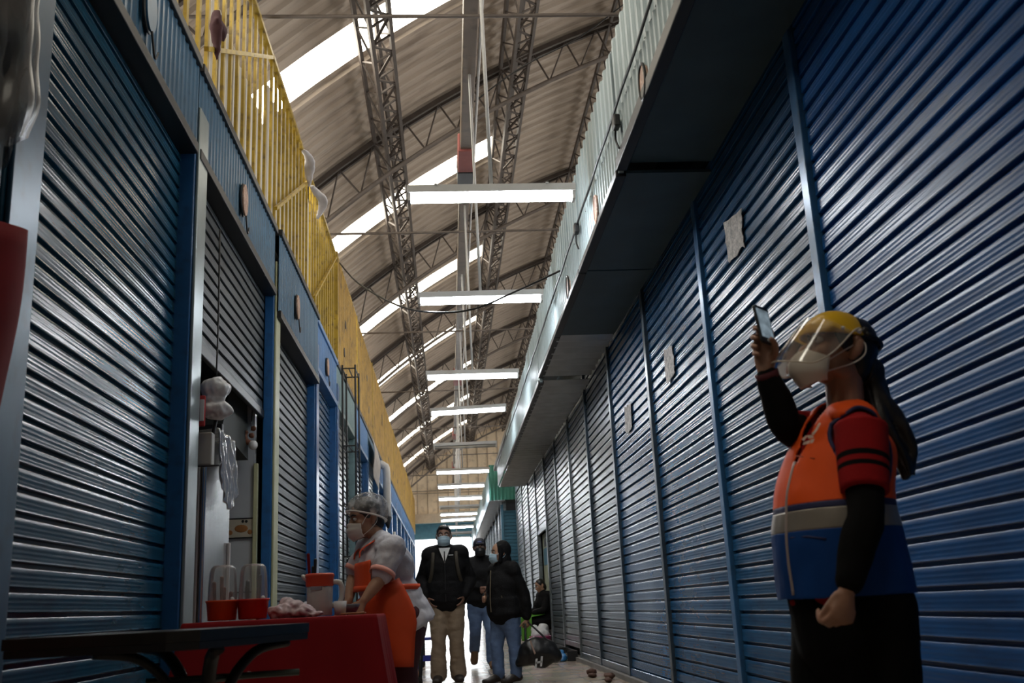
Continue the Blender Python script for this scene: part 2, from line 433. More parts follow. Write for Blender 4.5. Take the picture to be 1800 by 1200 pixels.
for gx, w, lab in ((-.80, .26, 'left'), (1.03, .26, 'middle'), (2.70, .26, 'right')):
    nn = roofn(gx); c = V((gx, 0, roofz(gx)))-nn*.12; sx = V((nn.z, 0, -nn.x))
    t = thing('lattice_girder', 'long lattice purlin girder running down the hall under the roof, the %s one of three' % lab, 'girder', (gx, 0, roofz(gx)-.3), 'lengthwise lattice girders')
    a, b = -4.5, GY-.1
    for nm, off in (('chord', -w/2), ('chord', w/2)):
        m1 = MB()
        for d in (0, -.30): m1.beam(c+sx*off+nn*d+V((0, a, 0)), c+sx*off+nn*d+V((0, b, 0)), .045, .045, up=nn)
        m1.build(nm, M_truss, t)
    m3 = MB(); y = a; q = 0; st = .36
    while y < b-st:
        for off, d0, d1 in ((-w/2, 0, -.30), (w/2, -.30, 0)):
            p = (d0, d1) if q % 2 == 0 else (d1, d0)
            m3.beam(c+sx*off+nn*p[0]+V((0, y, 0)), c+sx*off+nn*p[1]+V((0, y+st, 0)), .02, .02)
        s = 1 if q % 2 == 0 else -1
        m3.beam(c-sx*s*w/2+nn*-.3+V((0, y, 0)), c+sx*s*w/2+nn*-.3+V((0, y+st, 0)), .03, .02)
        m3.beam(c-sx*w/2+nn*-.3+V((0, y, 0)), c+sx*w/2+nn*-.3+V((0, y, 0)), .025, .02)
        y += st; q += 1
    m3.build('zigzag_lattice', M_truss, t)
# centre box beam that carries the lamps
t = thing('box_beam', 'long brown box beam hung down the middle of the hall above the lamps', 'beam', (.37, 0, 6.08))
MB().bbox((.30, -4.5, 6.06), (.44, GY-.3, 6.24), .012).build('beam_tube', M_beam, t)
MB().bbox((.275, 10.9, 6.03), (.465, 11.5, 6.27), .012).build('joint_sleeve', M_redjoint, t)['label'] = 'red primed sleeve'
MB().bbox((.27, 11.5, 6.02), (.47, 11.85, 6.28), .012).build('joint_sleeve', M_black, t)['label'] = 'dark sleeve'
for y in (23.0, 31.0, 38.5):
    MB().bbox((.27, y, 6.02), (.47, y+.8, 6.28), .012).build('joint_sleeve', M_redjoint, t)
m = MB()
for y in TR: m.tube([(.37, y, 6.2), (.37, y, roofz(.37)-.5)], .012, 6)
m.build('hanger_rod', M_truss, t)
# conduit beside the beam
m = MB(); m.tube([(.475, -4, 6.10), (.47, 10, 6.09), (.48, 24, 6.10), (.475, 45, 6.10)], .016, 6, sub=4)
tag(m.build('conduit_pipe', M_white, None, True), 'thin pale conduit pipe running along the right side of the brown box beam', 'conduit')

# ------------------------------------------------------------------ hanging lamps
LAMPS = [(6.62, 3.57, .0, 1, -.006), (9.18, 3.60, 0.0, 1, .0), (12.63, 3.64, -.02, 1, -.01), (15.51, 3.74, .03, 1, .035), (18.79, 3.70, -.02, 0, 0), (22.34, 3.69, 0, 1, 0),
         (25.41, 3.73, 0, 1, 0), (27.48, 3.64, 0, 1, 0), (30.2, 3.66, 0, 0, 0), (32.3, 3.66, 0, 1, 0.), (34.6, 3.68, 0, 1, .02), (37.6, 3.66, 0, 1, 0), (40.6, 3.64, 0, 0, 0), (43.6, 3.66, 0, 1, 0)]
for k, (y, z, yaw, on, tilt) in enumerate(LAMPS):
    t = thing('hanging_lamp', '%s fluorescent lamp hung on a rod over the aisle, %s from the camera' % ('lit white' if on else 'unlit grey', ORD[k]), 'lamp', (.395, y, z+.1), 'fluorescent lamps over the aisle')
    Rm = Matrix.Rotation(yaw, 3, 'Z') @ Matrix.Rotation(-tilt, 3, 'Y'); c = V((.395, y, z+.05))
    def X(p): return c+Rm @ V(p)
    m = MB()                        # folded steel channel
    prof = [(-.05, .055), (.05, .055), (.05, .0), (.042, -.004), (.040, .0), (-.040, .0), (-.042, -.004), (-.05, .0)]
    vs = [X((sx*.605, a, b)) for sx in (-1, 1) for a, b in prof]; n = 8
    m.add(vs, [(i, (i+1) % n, n+(i+1) % n, n+i) for i in range(n)]+[(0, 1, 2, 3, 4, 5, 6, 7), tuple(range(8, 16))])
    m.build('housing', M_white, t)
    for dy in (-.022, .022):
        m = MB(); m.tube([X((-.575, dy, -.035)), X((.575, dy, -.035))], .021, 10)
        m.build('fluorescent_tube', M_tube if on else M_tubeoff, t, True)
    for sx in (-.59, .59):
        m = MB(); a = X((sx, 0, -.03)); m.box(a-V((.010, .045, .03)), a+V((.010, .045, .03))); m.build('lamp_holder', M_white, t)
    m = MB(); m.tube([X((0, 0, .045)), (.375, y, 6.06)], .014, 6); m.build('suspension_rod', M_white, t, True)
    for sx in (-.4, .4):
        m = MB(); m.beam(X((sx, -.056, .058)), X((sx, .056, .058)), .02, .010); m.build('clip', M_white, t)

# ------------------------------------------------------------------ roller shutters
PITCH_S = .0872
def slat_profile(z0, z1):
    """(depth towards the aisle, height) of a curtain of ribbed slats"""
    out = []; z = z0; k = 0
    while z < z1-.02:
        p = min(PITCH_S, z1-z); s = p/PITCH_S
        for d, h in ((-.020, .0), (-.020, .0135), (.0010, .0155), (.0032, .0185), (.0022, .0225), (.0010, .027), (.0019, .031), (.0008, .035), (.0007, .045), (.0016, .049), (.0005, .053), (.0003, .063), (.0012, .067), (.0, .071), (-.0004, .080), (-.0030, .0840)):
            out.append((d, z+h*s, k))
        z += PITCH_S; k += 1
    return out
def slat_curtain(mb, X, side, y0, y1, z0, z1, seed, wob=.0016, tiltmax=.9):
    """side=+1: faces +X (left wall), -1: faces -X"""
    rnd = random.Random(seed)
    prof = slat_profile(z0, z1); ny = 10
    tilts = {}
    vs = []; 
    for (d, z, k) in prof:
        if k not in tilts: tilts[k] = (rad(rnd.uniform(-tiltmax, tiltmax)), rnd.uniform(-.0015, .0015), rnd.uniform(-.003, .003))
        ti, of, sl = tilts[k]; zc = z0+(k+.5)*PITCH_S
        for j in range(ny+1):
            y = y0+(y1-y0)*j/ny
            w = wob*noise.noise(V((y*1.7, zc*1.1+seed*3.1, seed)))*2
            vs.append((X+side*(d+of+math.tan(ti)*(z-zc)+w), y, z+sl*(j/ny-.5)))
    n = ny+1
    fs = [(i*n+j, (i+1)*n+j, (i+1)*n+j+1, i*n+j+1) for i in range(len(prof)-1) for j in range(ny)]
    mb.add(vs, fs)
def shutter(X, side, y0, y1, z0, z1, m, label, group, seed, mbar=None, name='roller_shutter'):
    yc = (y0+y1)/2
    t = thing(name, label, 'shutter', (X, yc, z0), group)
    mb = MB(); slat_curtain(mb, X, side, y0, y1, z0+.07, z1, seed)
    o = mb.build('slat_curtain', m, t, False, fixn=False); smart(o, 35); mod_solid(o, .003, -1 if side < 0 else 1)
    MB().bbox((X-.018, y0, z0+.002), (X+.018, y1, z0+.075), .008).build('bottom_bar', mbar or m, t)
    return t
XR = 1.73
RP = [2.2, 4.17, 6.11, 8.01, 9.96, 11.82, 13.65, 15.48, 17.3, 19.17, 20.98, 22.73, 24.55]
B_mist = mat('blue_tinted_grey_slats', (.060, .090, .120), .30, .35, .2, 3, dirt=(.04, .05, .06), dirt_amt=.6, stretch=(1, .6, 2))
rm = [B_near, B_mid, B_mid, B_mid, B_mist, B_grey, B_grey, B_greyd, B_grey, B_grey, B_grey, B_grey]
rcol = ['deep blue', 'blue', 'dull blue', 'dull blue', 'blue grey', 'grey', 'worn grey', 'dark grey', 'grey', 'shiny grey', 'shiny grey', 'shiny grey']
rextra = [' behind the woman in the orange vest', ' with a large torn paper patch', ' with a small torn paper patch', ' with a narrow paper scrap', '', '', ' above a dark gap and blue bag', '', ' half raised over an open doorway', '', '', ' at the far end of the row']
PH = 3.42
for k in range(12):
    y0, y1 = RP[k]+.05, RP[k+1]-.05
    z0 = .05
    if k == 8: z0 = 2.02
    if k == 6: z0 = .16
    shutter(XR, -1, y0, y1, z0, PH, rm[k], '%s shutter, %s on right wall%s' % (rcol[k], ORD[k], rextra[k]), 'roller shutters along the right wall', 11+k)
for k, y in enumerate(RP):
    m_ = B_postr if k < 3 else B_mist if k < 6 else B_grey
    t = thing('steel_post', 'narrow %s steel post on the right wall, %s from the camera between shutters' % ('blue' if k < 6 else 'grey', ORD[k]), 'post', (XR-.03, y, 0), 'posts between the right shutters')
    MB().bbox((XR-.026, y-.042, 0), (XR+.05, y+.042, PH+.03), .006).build('post_tube', m_, t)
    MB().bbox((XR-.020, y+.040, .1), (XR+.03, y+.056, PH), .003).build('guide_rail', m_, t)
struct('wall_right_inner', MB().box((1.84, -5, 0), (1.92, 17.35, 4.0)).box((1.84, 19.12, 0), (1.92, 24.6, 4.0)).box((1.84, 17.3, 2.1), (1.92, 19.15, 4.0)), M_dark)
struct('wall_right_front', MB().box((1.68, -5, 0), (1.84, 2.14, 3.3)), M_conc)
struct('trim_5', MB().box((XR-.02, 2.2, PH+.02), (1.84, 24.6, 4.0)), M_soff)
struct('baseboard_right', MB().box((XR-.06, -5, 0), (1.84, 17.3, .05)).box((XR-.06, 19.17, 0), (1.84, 24.6, .05)), M_conc)

# right awnings: soffit + two tiers of fascia sheet
XF = 1.13
def ribbed(mb, X, side, y0, y1, z0, z1, pitch=.10, depth=.012, tilt=0.):
    ys = []; y = y0
    while y < y1-1e-6:
        for f, d in ((0, 0), (.55, 0), (.65, depth), (.9, depth)): 
            yy = y+f*pitch
            if yy < y1: ys.append((yy, d))
        y += pitch
    ys.append((y1, 0))
    nz = 4; vs = []
    for j in range(nz+1):
        z = z0+(z1-z0)*j/nz
        for (yy, d) in ys: vs.append((X+side*d+tilt*(z-z0), yy, z))
    n = len(ys)
    mb.add(vs, [(j*n+i, j*n+i+1, (j+1)*n+i+1, (j+1)*n+i) for j in range(nz) for i in range(n-1)])
AW = [1.6, 3.62, 5.60, 7.45, 9.4, 11.2, 12.95, 14.6, 16.3, 18.0, 19.7, 21.4]
def ztop(y): return 4.15 if y < 8 else 4.15-(y-8)*.039
for k in range(len(AW)-1):
    y0, y1 = AW[k]+.012, AW[k+1]-.012
    ym = (y0+y1)/2
    zb = 3.36 if k < 2 else (3.30 if k < 5 else 3.24)
    zt0, zt1 = ztop(y0), ztop(y1)
    t = thing('awning', 'pale blue corrugated awning box over the right shutters, %s from the camera' % ORD[k], 'awning', (XF+.25, ym, zb), 'awnings over the right shutters')
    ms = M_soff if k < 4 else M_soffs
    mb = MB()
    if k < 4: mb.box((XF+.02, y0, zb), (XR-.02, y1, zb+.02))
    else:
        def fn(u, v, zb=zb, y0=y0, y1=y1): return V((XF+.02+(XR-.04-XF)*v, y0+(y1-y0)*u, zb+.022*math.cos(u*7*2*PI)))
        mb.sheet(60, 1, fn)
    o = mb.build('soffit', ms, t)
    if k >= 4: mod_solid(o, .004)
    mb = MB(); ribbed(mb, XF, -1, y0, y1, zb+.015, 3.62, .095, .010)
    mod_solid(mb.build('lower_fascia', M_fasR, t, fixn=False), .003)
    mb = MB(); ribbed(mb, XF+.012, -1, y0, y1, 3.63, (zt0+zt1)/2, .145, .014)
    mod_solid(mb.build('upper_fascia', M_fasR, t, fixn=False), .003)
    if k < 9:
        mb = MB(); mb.bbox((XF-.022, y0, zb-.055 if k < 2 else zb-.02), (XF+.045, y1, zb+.025), .006); mb.build('edge_trim', M_black, t)
    mb = MB(); mb.bbox((XF-.004, y0-.01, zb), (XF+.03, y0+.03, zt0-.02), .004); mb.build('end_flashing', M_fasR, t)
for k, (px, py, y0) in enumerate(((1129, 144, 0), (1047, 368, 0), (998, 505, 0))):
    c = atX(px, py, XF-.02)
    t = thing('number_plaque', ['worn oval plaque on the awning fascia nearest the camera, right side', 'orange oval plaque on the right awning fascia behind the first lamp', 'small dark oval plaque on the right awning fascia, farthest of three'][k], 'plaque', c, 'oval plaques on the right fascia')
    el = [(c.x, c.y+.075*math.cos(2*PI*i/28), c.z+.1*math.sin(2*PI*i/28)) for i in range(28)]
    MB().prism(el, (.02, 0, 0)).build('plate', M_plaq, t)
    MB().tube(el+[el[0]], .008, 6).build('rim', M_black if k != 1 else M_plaq, t)
# cable clipped along the fascia seam
pts = []
y = 3.4; i = 0
while y < 21:
    pts.append((XF-.035, y, 3.63+(.0 if i % 2 == 0 else -.012))); y += .45; i += 1
m = MB(); m.tube(pts, .009, 6, sub=3)
tag(m.build('fascia_cable', M_black, None, True), 'black electric cable clipped along the seam of the right awning fascia', 'cable')
for k, (px, py) in enumerate(((1083, 215), (1013, 402))):
    c = atX(px, py, XF-.04)
    t = thing('junction_box', 'small black cable junction on the right fascia, %s one' % ('nearer' if k == 0 else 'farther'), 'junction box', c, 'cable junctions on the fascia')
    MB().bbox(c-V((.02, .04, .04)), c+V((.02, .04, .04)), .01).build('box', M_black, t)
    MB().tube([c, c+V((0, .06, -.08)), c+V((.01, .02, -.16))], .007, 6, sub=4).build('loose_wire', M_black, t, True)

# torn paper left on the shutters
for k, (quad, lab) in enumerate((
        (((1272, 392), (1303, 366), (1304, 405), (1308, 432), (1300, 440), (1281, 463), (1277, 436)), 'large torn grey paper patch on the second right shutter'),
        (((1167, 616), (1180, 606), (1184, 632), (1185, 655), (1172, 674), (1169, 650)), 'smaller torn paper patch on the third right shutter'),
        (((1098, 716), (1108, 708), (1110, 740), (1109, 756), (1099, 760)), 'narrow torn paper scrap on the fourth right shutter'))):
    P = [atX(px, py, XR-.016) for px, py in quad]
    # ragged outline
    rnd = random.Random(k); out = []
    for a, b in zip(P, P[1:]+P[:1]):
        for q in range(4):
            p = a.lerp(b, q/4); out.append(p+V((0, rnd.uniform(-.012, .012), rnd.uniform(-.012, .012))))
    o = MB().prism(out, (.004, 0, 0)).build('torn_paper', M_paper); tag(o, lab, 'paper', 'torn papers on the right shutters')

# ------------------------------------------------------------------ left wall: posts, shutters, fascia, plaques
XL = -1.53
LP = [3.30, 5.72, 8.52, 11.25, 13.45, 16.1, 18.7, 21.3, 23.9, 26.5, 29.1, 31.7, 34.3, 36.9, 39.5, 42.1, 44.7]
LH = 3.50
lm = [B_teal, B_greyd, B_greyd, B_mid, B_grey, B_mid, B_grey, B_mid, B_grey, B_mid, B_grey, B_mid, B_grey, B_mid, B_grey, B_mid]
lcol = ['teal blue glossy', 'dark grey', 'dark weathered', 'shiny blue', 'pale grey', 'dull blue', 'grey', 'blue', 'grey', 'blue', 'grey', 'blue', 'grey', 'blue', 'grey', 'blue']
lx = [' nearest the camera', ' raised above the open stall', ' behind the food table', ' narrow beside the vendor', ' behind a wire rack']+['']*11
for k in range(16):
    y0, y1 = LP[k]+.12, LP[k+1]-.12
    z0, z1 = .03, LH+.02
    if k == 1: z0 = 2.38
    if k == 2: z1 = 3.32
    t = shutter(XL, 1, y0, y1, z0, z1, lm[k], '%s shutter%s, %s on left wall' % (lcol[k], lx[k], ORD[k]), 'roller shutters along the left wall', 41+k, M_black if k == 1 else None)
for k, y in enumerate(LP):
    w = .12 if k else .13
    t = thing('steel_post', '%s steel post on the left wall, %s from the camera' % (['grey blue', 'bright blue and highlight-painted', 'blue and cream', 'bright blue', 'bright blue', 'grey green', 'blue', 'blue'][min(k, 7)], ORD[k]), 'post', (-1.47, y, 0), 'posts between the left shutters')
    pm = M_fasLg if k == 5 else (B_teal if k == 0 else B_post)
    MB().bbox((-1.62 if k != 2 else -1.525, y-w, 0), (-1.444, y+w, LH+.06 if k else 4.0), .008).build('post_tube', pm, t)
    fm = M_cream if k == 2 else (M_fasL if k == 0 else M_reflectface if k == 1 else (M_fasLg if k == 5 else B_post))
    MB().bbox((-1.443, y-w+.02, .0), (-1.425, y+w-.005, LH+.30), .006).build('face_plate', fm, t)
for k in range(16):
    y0, y1 = LP[k]-.10, LP[k+1]-.14
    xf = -1.44 if k != 2 else -1.41
    zb = LH-.0 if k != 2 else 3.32
    fm = [M_fasL, M_fasL, M_fasL, M_fasLb, M_fasLg, M_fasLb, M_fasL, M_fasLb][min(k, 7)]
    t = thing('shop_fascia', '%s corrugated fascia panel above the %s left shutter' % (['dark blue', 'dark blue', 'dark blue', 'bright blue', 'grey green', 'bright blue', 'blue', 'blue'][min(k, 7)], ORD[k]), 'fascia', (xf, (y0+y1)/2, zb), 'fascia panels over the left shutters')
    mb = MB(); ribbed(mb, xf, 1, y0, y1, zb+.02, 4.06, .085, .008)
    mod_solid(mb.build('ribbed_sheet', fm, t, fixn=False), .003)
    MB().bbox((xf-.16, y0+.02, zb-.035), (xf+.022, y1, zb+.03), .005).build('header_angle', M_black if k < 3 else fm, t)
    MB().bbox((xf-.1, y0, 4.04), (xf+.03, y1, 4.10), .006).build('top_angle', M_black if k != 3 else fm, t)
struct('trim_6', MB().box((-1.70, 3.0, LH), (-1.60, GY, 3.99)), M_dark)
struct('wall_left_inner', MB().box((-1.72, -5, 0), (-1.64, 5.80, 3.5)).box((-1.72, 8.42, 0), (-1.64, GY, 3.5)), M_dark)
for k, (px, py, h) in enumerate(((262, 15, .13), (428, 352, .12), (522, 540, .12), (575, 645, .11))):
    c = atX(px, py, -1.415 if k != 2 else -1.385)
    t = thing('number_plaque', ['grey oval plaque on the left fascia, cut by the top of the picture', 'tan oval plaque on the left fascia above the open stall', 'dark oval plaque on the left fascia above the food table', 'pale oval plaque on the left bright blue fascia, farthest of four'][k], 'plaque', c, 'oval plaques on the left fascia')
    el = [(c.x, c.y+.085*math.cos(2*PI*i/28), c.z+h*math.sin(2*PI*i/28)) for i in range(28)]
    MB().prism(el, (.018, 0, 0)).build('plate', [M_fasL, M_plaq, M_plaq, M_plaq][k], t)
    MB().tube(el+[el[0]], .009, 6).build('rim', M_black, t)
    m = MB(); m.tube([c+V((.02, .0, -h)), c+V((.025, .05, -h-.12)), c+V((.02, .12, -h-.05))], .006, 6, sub=4); m.build('wire_loop', M_black, t, True)

# ------------------------------------------------------------------ yellow railing over the left stalls
XY = -1.47
FT, FB = 5.72, 4.10
secs = [(3.0, 5.6), (5.6, 8.2), (8.2, 10.8), (10.8, 13.4), (13.4, 16.5), (16.5, 20.0), (20.0, 24.0), (24.0, 28.0), (28.0, 32.5), (32.5, 37.0), (37.0, 41.5), (41.5, 45.9)]
for k, (y0, y1) in enumerate(secs):
    solid = k >= 4
    t = thing('yellow_railing', '%s section of yellow railing above the left stalls, %s from the camera' % ('sheeted' if solid else 'open barred', ORD[k]), 'railing', (XY, (y0+y1)/2, FB), 'yellow railing sections')
    dz = .0 if k < 2 else (-.02 if k % 2 else .015)
    MB().bbox((XY-.03, y0+.01, FT-.05+dz), (XY+.03, y1-.01, FT+dz), .006).build('top_rail', M_yel, t)
    MB().bbox((XY-.03, y0+.01, FB), (XY+.03, y1-.01, FB+.05), .006).build('bottom_rail', M_yel, t)
    if not solid:
        n = int(round((y1-y0)/.235))
        for i in range(n):
            y = y0+.06+(y1-y0-.06)*i/n
            MB().box((XY-.011, y-.024, FB+.05), (XY+.011, y+.024, FT-.05+dz)).build('bar', M_yel, t)
        if k in (1, 2, 3):
            mb = MB(); ribbed(mb, XY-.05, 1, y0+(.5 if k == 1 else .02), y1-.02, FB+.05, FT-(.75 if k == 1 else .25), .16, .015)
            mod_solid(mb.build('backing_sheet', mat('white_backing', (.66, .63, .58), .5, 0, .1, 2), t, fixn=False), .004)
        MB().beam((XY+.045, y0+.1, FB+.15), (XY+.045, y1-.2, FT-.15), .03, .03).build('brace', M_yel, t)
    else:
        mb = MB(); ribbed(mb, XY+.02, 1, y0+.02, y1-.02, FB+.05, FT-.05+dz, .20, .02)
        mod_solid(mb.build('ochre_sheet', M_yeld, t, fixn=False), .004)
        MB().box((XY-.02, y0+.02, FB), (XY+.045, y0+.07, FT+dz)).build('post', M_yel, t)
        rnd = random.Random(k)
        for q in range(2):
            y = rnd.uniform(y0+.4, y1-.4); z = rnd.uniform(4.4, 5.3); c = V((XY+.041, y, z))
            el = [(c.x, y+(.05+.03*rnd.random())*math.cos(2*PI*i/9), z+(.05+.03*rnd.random())*math.sin(2*PI*i/9)) for i in range(9)]
            MB().prism(el, (.004, 0, 0)).build('rust_hole', M_black, t)
# things caught on the railing
c = atX(380, 45, XY+.07)
t = thing('dark_rag', 'dark rag and old shoe hanging on the yellow railing at the top left', 'rag', c)
m = MB(); m.loft([c+V((0, 0, .10)), c, c+V((0, .03, -.12)), c+V((.0, .05, -.22))], [(.03, .02), (.045, .025), (.03, .02), (.012, .01)], sub=4, n=10)
m.loft([c+V((.01, -.02, .03)), c+V((.01, .14, .06)), c+V((0, .2, .02))], [.02, .03, .015], sub=4, n=10)
organic('cloth', m, mat('maroon_rag', (.06, .02, .025), .8), t, .012, 2, .004, 20)
c = atX(537, 290, XY+.06)
for k, (px, py, lab) in enumerate(((537, 285, 'pale plastic scrap tied to the railing top below the first skylight'), (551, 345, 'pale plastic scrap sticking out over the aisle from the railing top'))):
    c = atX(px, py, XY+.06); m = MB()
    m.loft([c+V((0, -.15, .06)), c+V((.05, -.05, .02)), c+V((.10 if k else .03, .08, -.05)), c+V((.02, .18, -.2))], [(.03, .02), (.05, .03), (.06, .02), (.02, .01)], sub=4, n=10)
    o = organic('plastic_scrap', m, mat('pale_plastic', (.55, .53, .55), .35), None, .012, 2, .008, 14); tag(o, lab, 'plastic scrap', 'plastic scraps on the railing')

# ------------------------------------------------------------------ right block beyond the cross aisle
XR2 = 1.50
NB = [26.0+1.95*k for k in range(11)]
for k in range(10):
    shutter(XR2, -1, NB[k]+.05, NB[k+1]-.05, .04, 3.3, B_grey, 'bright grey roller shutter in the far block beyond the cross aisle, %s of its row' % ORD[k], 'far block roller shutters', 71+k)
for k in range(11):
    t = thing('steel_post', 'thin grey post in the far block beyond the cross aisle, %s of its row' % ORD[k], 'post', (XR2-.02, NB[k], 0), 'far block posts')
    MB().bbox((XR2-.06, NB[k]-.04, 0), (XR2+.05, NB[k]+.04, 3.4), .006).build('post_tube', B_grey, t)
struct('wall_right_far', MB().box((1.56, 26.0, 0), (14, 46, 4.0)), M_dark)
t = thing('end_shutter', 'blue slatted shutter on the end wall of the far block, facing the cross aisle', 'shutter', (2.2, 25.9, 0))
mb = MB()
vs = []; prof = slat_profile(.04, 3.15)
for d, z, k in prof: vs += [(1.44, 25.93-d, z), (3.4, 25.93-d, z)]
mb.add(vs, [(2*i, 2*i+1, 2*i+3, 2*i+2) for i in range(len(prof)-1)])
mod_solid(mb.build('slat_curtain', mat('teal_end_slats', (.035, .13, .19), .35), t), .003)
MB().bbox((1.40, 25.90, 0), (1.47, 25.99, 3.3), .006).build('edge_post', mat('teal_end_slats', (.035, .13, .19)), t)
t = thing('end_awning', 'green sheet metal box end of the far awning across the aisle', 'awning', (1.3, 25.6, 3.35))
mb = MB()
vs = []; n = 26
for i in range(n+1):
    x = 1.12+.8*i/n; d = .012 if i % 3 == 1 else 0
    vs += [(x, 25.5-d, 3.38), (x, 25.5-d, 4.28)]
mb.add(vs, [(2*i, 2*i+2, 2*i+3, 2*i+1) for i in range(n)])
mod_solid(mb.build('end_sheet', M_green, t), .004)
MB().box((1.10, 25.5, 3.36), (1.13, 45.8, 4.1)).build('side_fascia', M_fasLg, t)
MB().box((1.12, 25.52, 3.36), (1.5, 45.8, 3.39)).build('soffit', M_soffs, t)
MB().box((1.12, 25.6, 4.05), (1.56, 45.8, 4.1)).build('top_sheet', M_fasLg, t)

# ------------------------------------------------------------------ open stall interior on the left
SY0, SY1 = 5.84, 8.40
M_tile = mat('white_wall_tile', (.44, .47, .50), .22, 0, .06, 1.5)
struct('wall_stall_side', MB().box((-3.3, SY1-.02, 0), (-1.585, SY1+.06, 3.5)), M_tile)
struct('wall_stall_near', MB().box((-3.3, SY0-.08, 0), (-1.68, SY0-.02, 3.5)), M_conc)
struct('wall_stall_back', MB().box((-3.3, SY0, 0), (-3.22, SY1, 3.5)), mat('stall_back', (.22, .24, .25), .6))
struct('ceiling_stall', MB().box((-3.3, SY0, 3.0), (-1.66, SY1, 3.08)), mat('stall_ceiling', (.20, .22, .20), .7))
# decorative tile band and joints on the end wall (faces the camera)
yb = SY1-.03
mb = MB(); mb.box((-3.2, yb-.004, 1.40), (-1.585, yb+.02, 1.545)); mb.cur = 1
mb.box((-3.2, yb-.006, 1.39), (-1.585, yb+.02, 1.40)); mb.box((-3.2, yb-.006, 1.545), (-1.585, yb+.02, 1.556)); mb.box((-3.2, yb-.003, .96), (-1.585, yb+.02, .966))
mb.cur = 2
for i in range(10):
    x = -3.1+i*.158
    mb.ball((x, yb-.004, 1.47), (.055, .004, .032), n=10, m=6); mb.ball((x+.07, yb-.004, 1.44), (.02, .004, .02), n=8, m=6)
o = mb.build('trim_7', [mat('tile_border', (.42, .38, .30), .3), M_black, mat('tile_flower', (.30, .13, .04), .4)]); o['kind'] = 'structure'
for k, px in enumerate((427, 433)):
    c = atY(px, 916, yb-.004); o = MB().ball(c, (.012, .006, .012)).build('wall_hook', M_black, None, True); tag(o, 'small dark screw in the tiled stall wall, %s of the pair' % ('left' if k == 0 else 'right'), 'hook', 'screws in the stall tiles')
# steel cabinet
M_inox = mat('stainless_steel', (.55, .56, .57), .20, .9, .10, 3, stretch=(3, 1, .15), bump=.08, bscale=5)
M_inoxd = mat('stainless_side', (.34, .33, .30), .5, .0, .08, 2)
fx0, fx1, fy0, fy1, fz = -1.90, -1.50, 6.20, 6.92, 1.88
t = thing('steel_cabinet', 'tall stainless steel cabinet standing in the open stall', 'cabinet', (-1.6, 6.4, 0))
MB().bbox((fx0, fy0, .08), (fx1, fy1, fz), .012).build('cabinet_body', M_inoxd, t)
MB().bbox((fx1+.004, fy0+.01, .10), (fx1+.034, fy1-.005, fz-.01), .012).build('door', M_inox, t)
MB().bbox((fx1+.034, fy1-.07, .7), (fx1+.055, fy1-.05, 1.25), .006).build('door_handle', M_white, t)
for sx in (fx0+.05, fx1-.05):
    for sy in (fy0+.05, fy1-.05): MB().lathe((sx, sy, 0), [(0, 0), (.025, 0), (.02, .085), (0, .085)], 12).build('foot', M_black, t)
# plastic film on the cabinet top corner
def film(u, v):
    w = .020*math.sin(u*34+v*2)+.008*math.sin(v*19+u*15)+.018*noise.noise(V((u*14, v*5, 0)))
    y = fy0+.12+.52*u; q = max(0, v-.25)/.75; z = fz+.02-(.30+.16*math.sin(u*3.1))*q+.012*w
    return V((fx1-.20+.27*min(1, v*4)+.03*q+w*.5*min(1, v*4), y, z+.03*min(1, v*4)*(1-q)))
m = MB(); m.sheet(60, 40, film)
o = m.build('plastic_film', clear_mat('film', (.90, .92, .94), .42, .10, 1.5, .25), None, True); mod_solid(o, .002)
tag(o, 'crinkled clear plastic film draped over the top of the steel cabinet', 'plastic film')
# wrapped fan
c = atY(379, 705, 6.05)
t = thing('wrapped_fan', 'white plastic bag wrapped bundle hanging above the steel cabinet', 'bag', c)
m = MB(); m.ball(c+V((0, 0, .075)), (.088, .085, .075), n=24, m=16); m.ball(c+V((-.005, 0, .01)), (.066, .065, .07)); m.ball(c+V((.005, 0, -.055)), (.093, .085, .058), n=24, m=16)
organic('plastic_wrap', m, mat('white_bag', (.62, .62, .63), .34, 0, .05, 8, sheen=.2), t, .006, 2, .016, 17, (1, 1, .7))
m = MB(); m.tube([c+V((0, .03, -.10)), c+V((-.02, .04, -.2)), c+V((-.03, .05, -.32))], .012, 8); m.build('stem', M_black, t, True)
m = MB(); m.tube([c+V((0, 0, .13)), c+V((-.02, .1, .5)), c+V((-.05, .2, 1.2))], .006, 6, sub=3); m.build('hanging_cord', M_black, t, True)
# sign and meter at the near jamb
t = thing('small_sign', 'small red and white sign on the near jamb of the open stall', 'sign', (-1.5, 5.9, 1.9))
a = atY(352, 720, 5.90)
MB().bbox(a-V((.035, .01, .10)), a+V((.03, .01, .085)), .006).build('red_board', mat('sign_red', (.45, .03, .03), .5), t)
MB().bbox(a+V((.0, -.016, -.07)), a+V((.026, -.009, .06)), .003).build('white_panel', M_white, t)
a = atY(360, 790, 6.02)
t = thing('meter_box', 'grey metal box bracketed beside the steel cabinet', 'meter box', a)
MB().bbox(a-V((.05, .04, .10)), a+V((.05, .04, .10)), .01).build('box_body', M_inoxd, t)
m = MB(); m.tube([a+V((-.06, -.05, -.105)), a+V((.10, -.05, -.105)), a+V((.10, -.02, -.08))], .006, 6); m.build('wire_bracket', M_black, t)
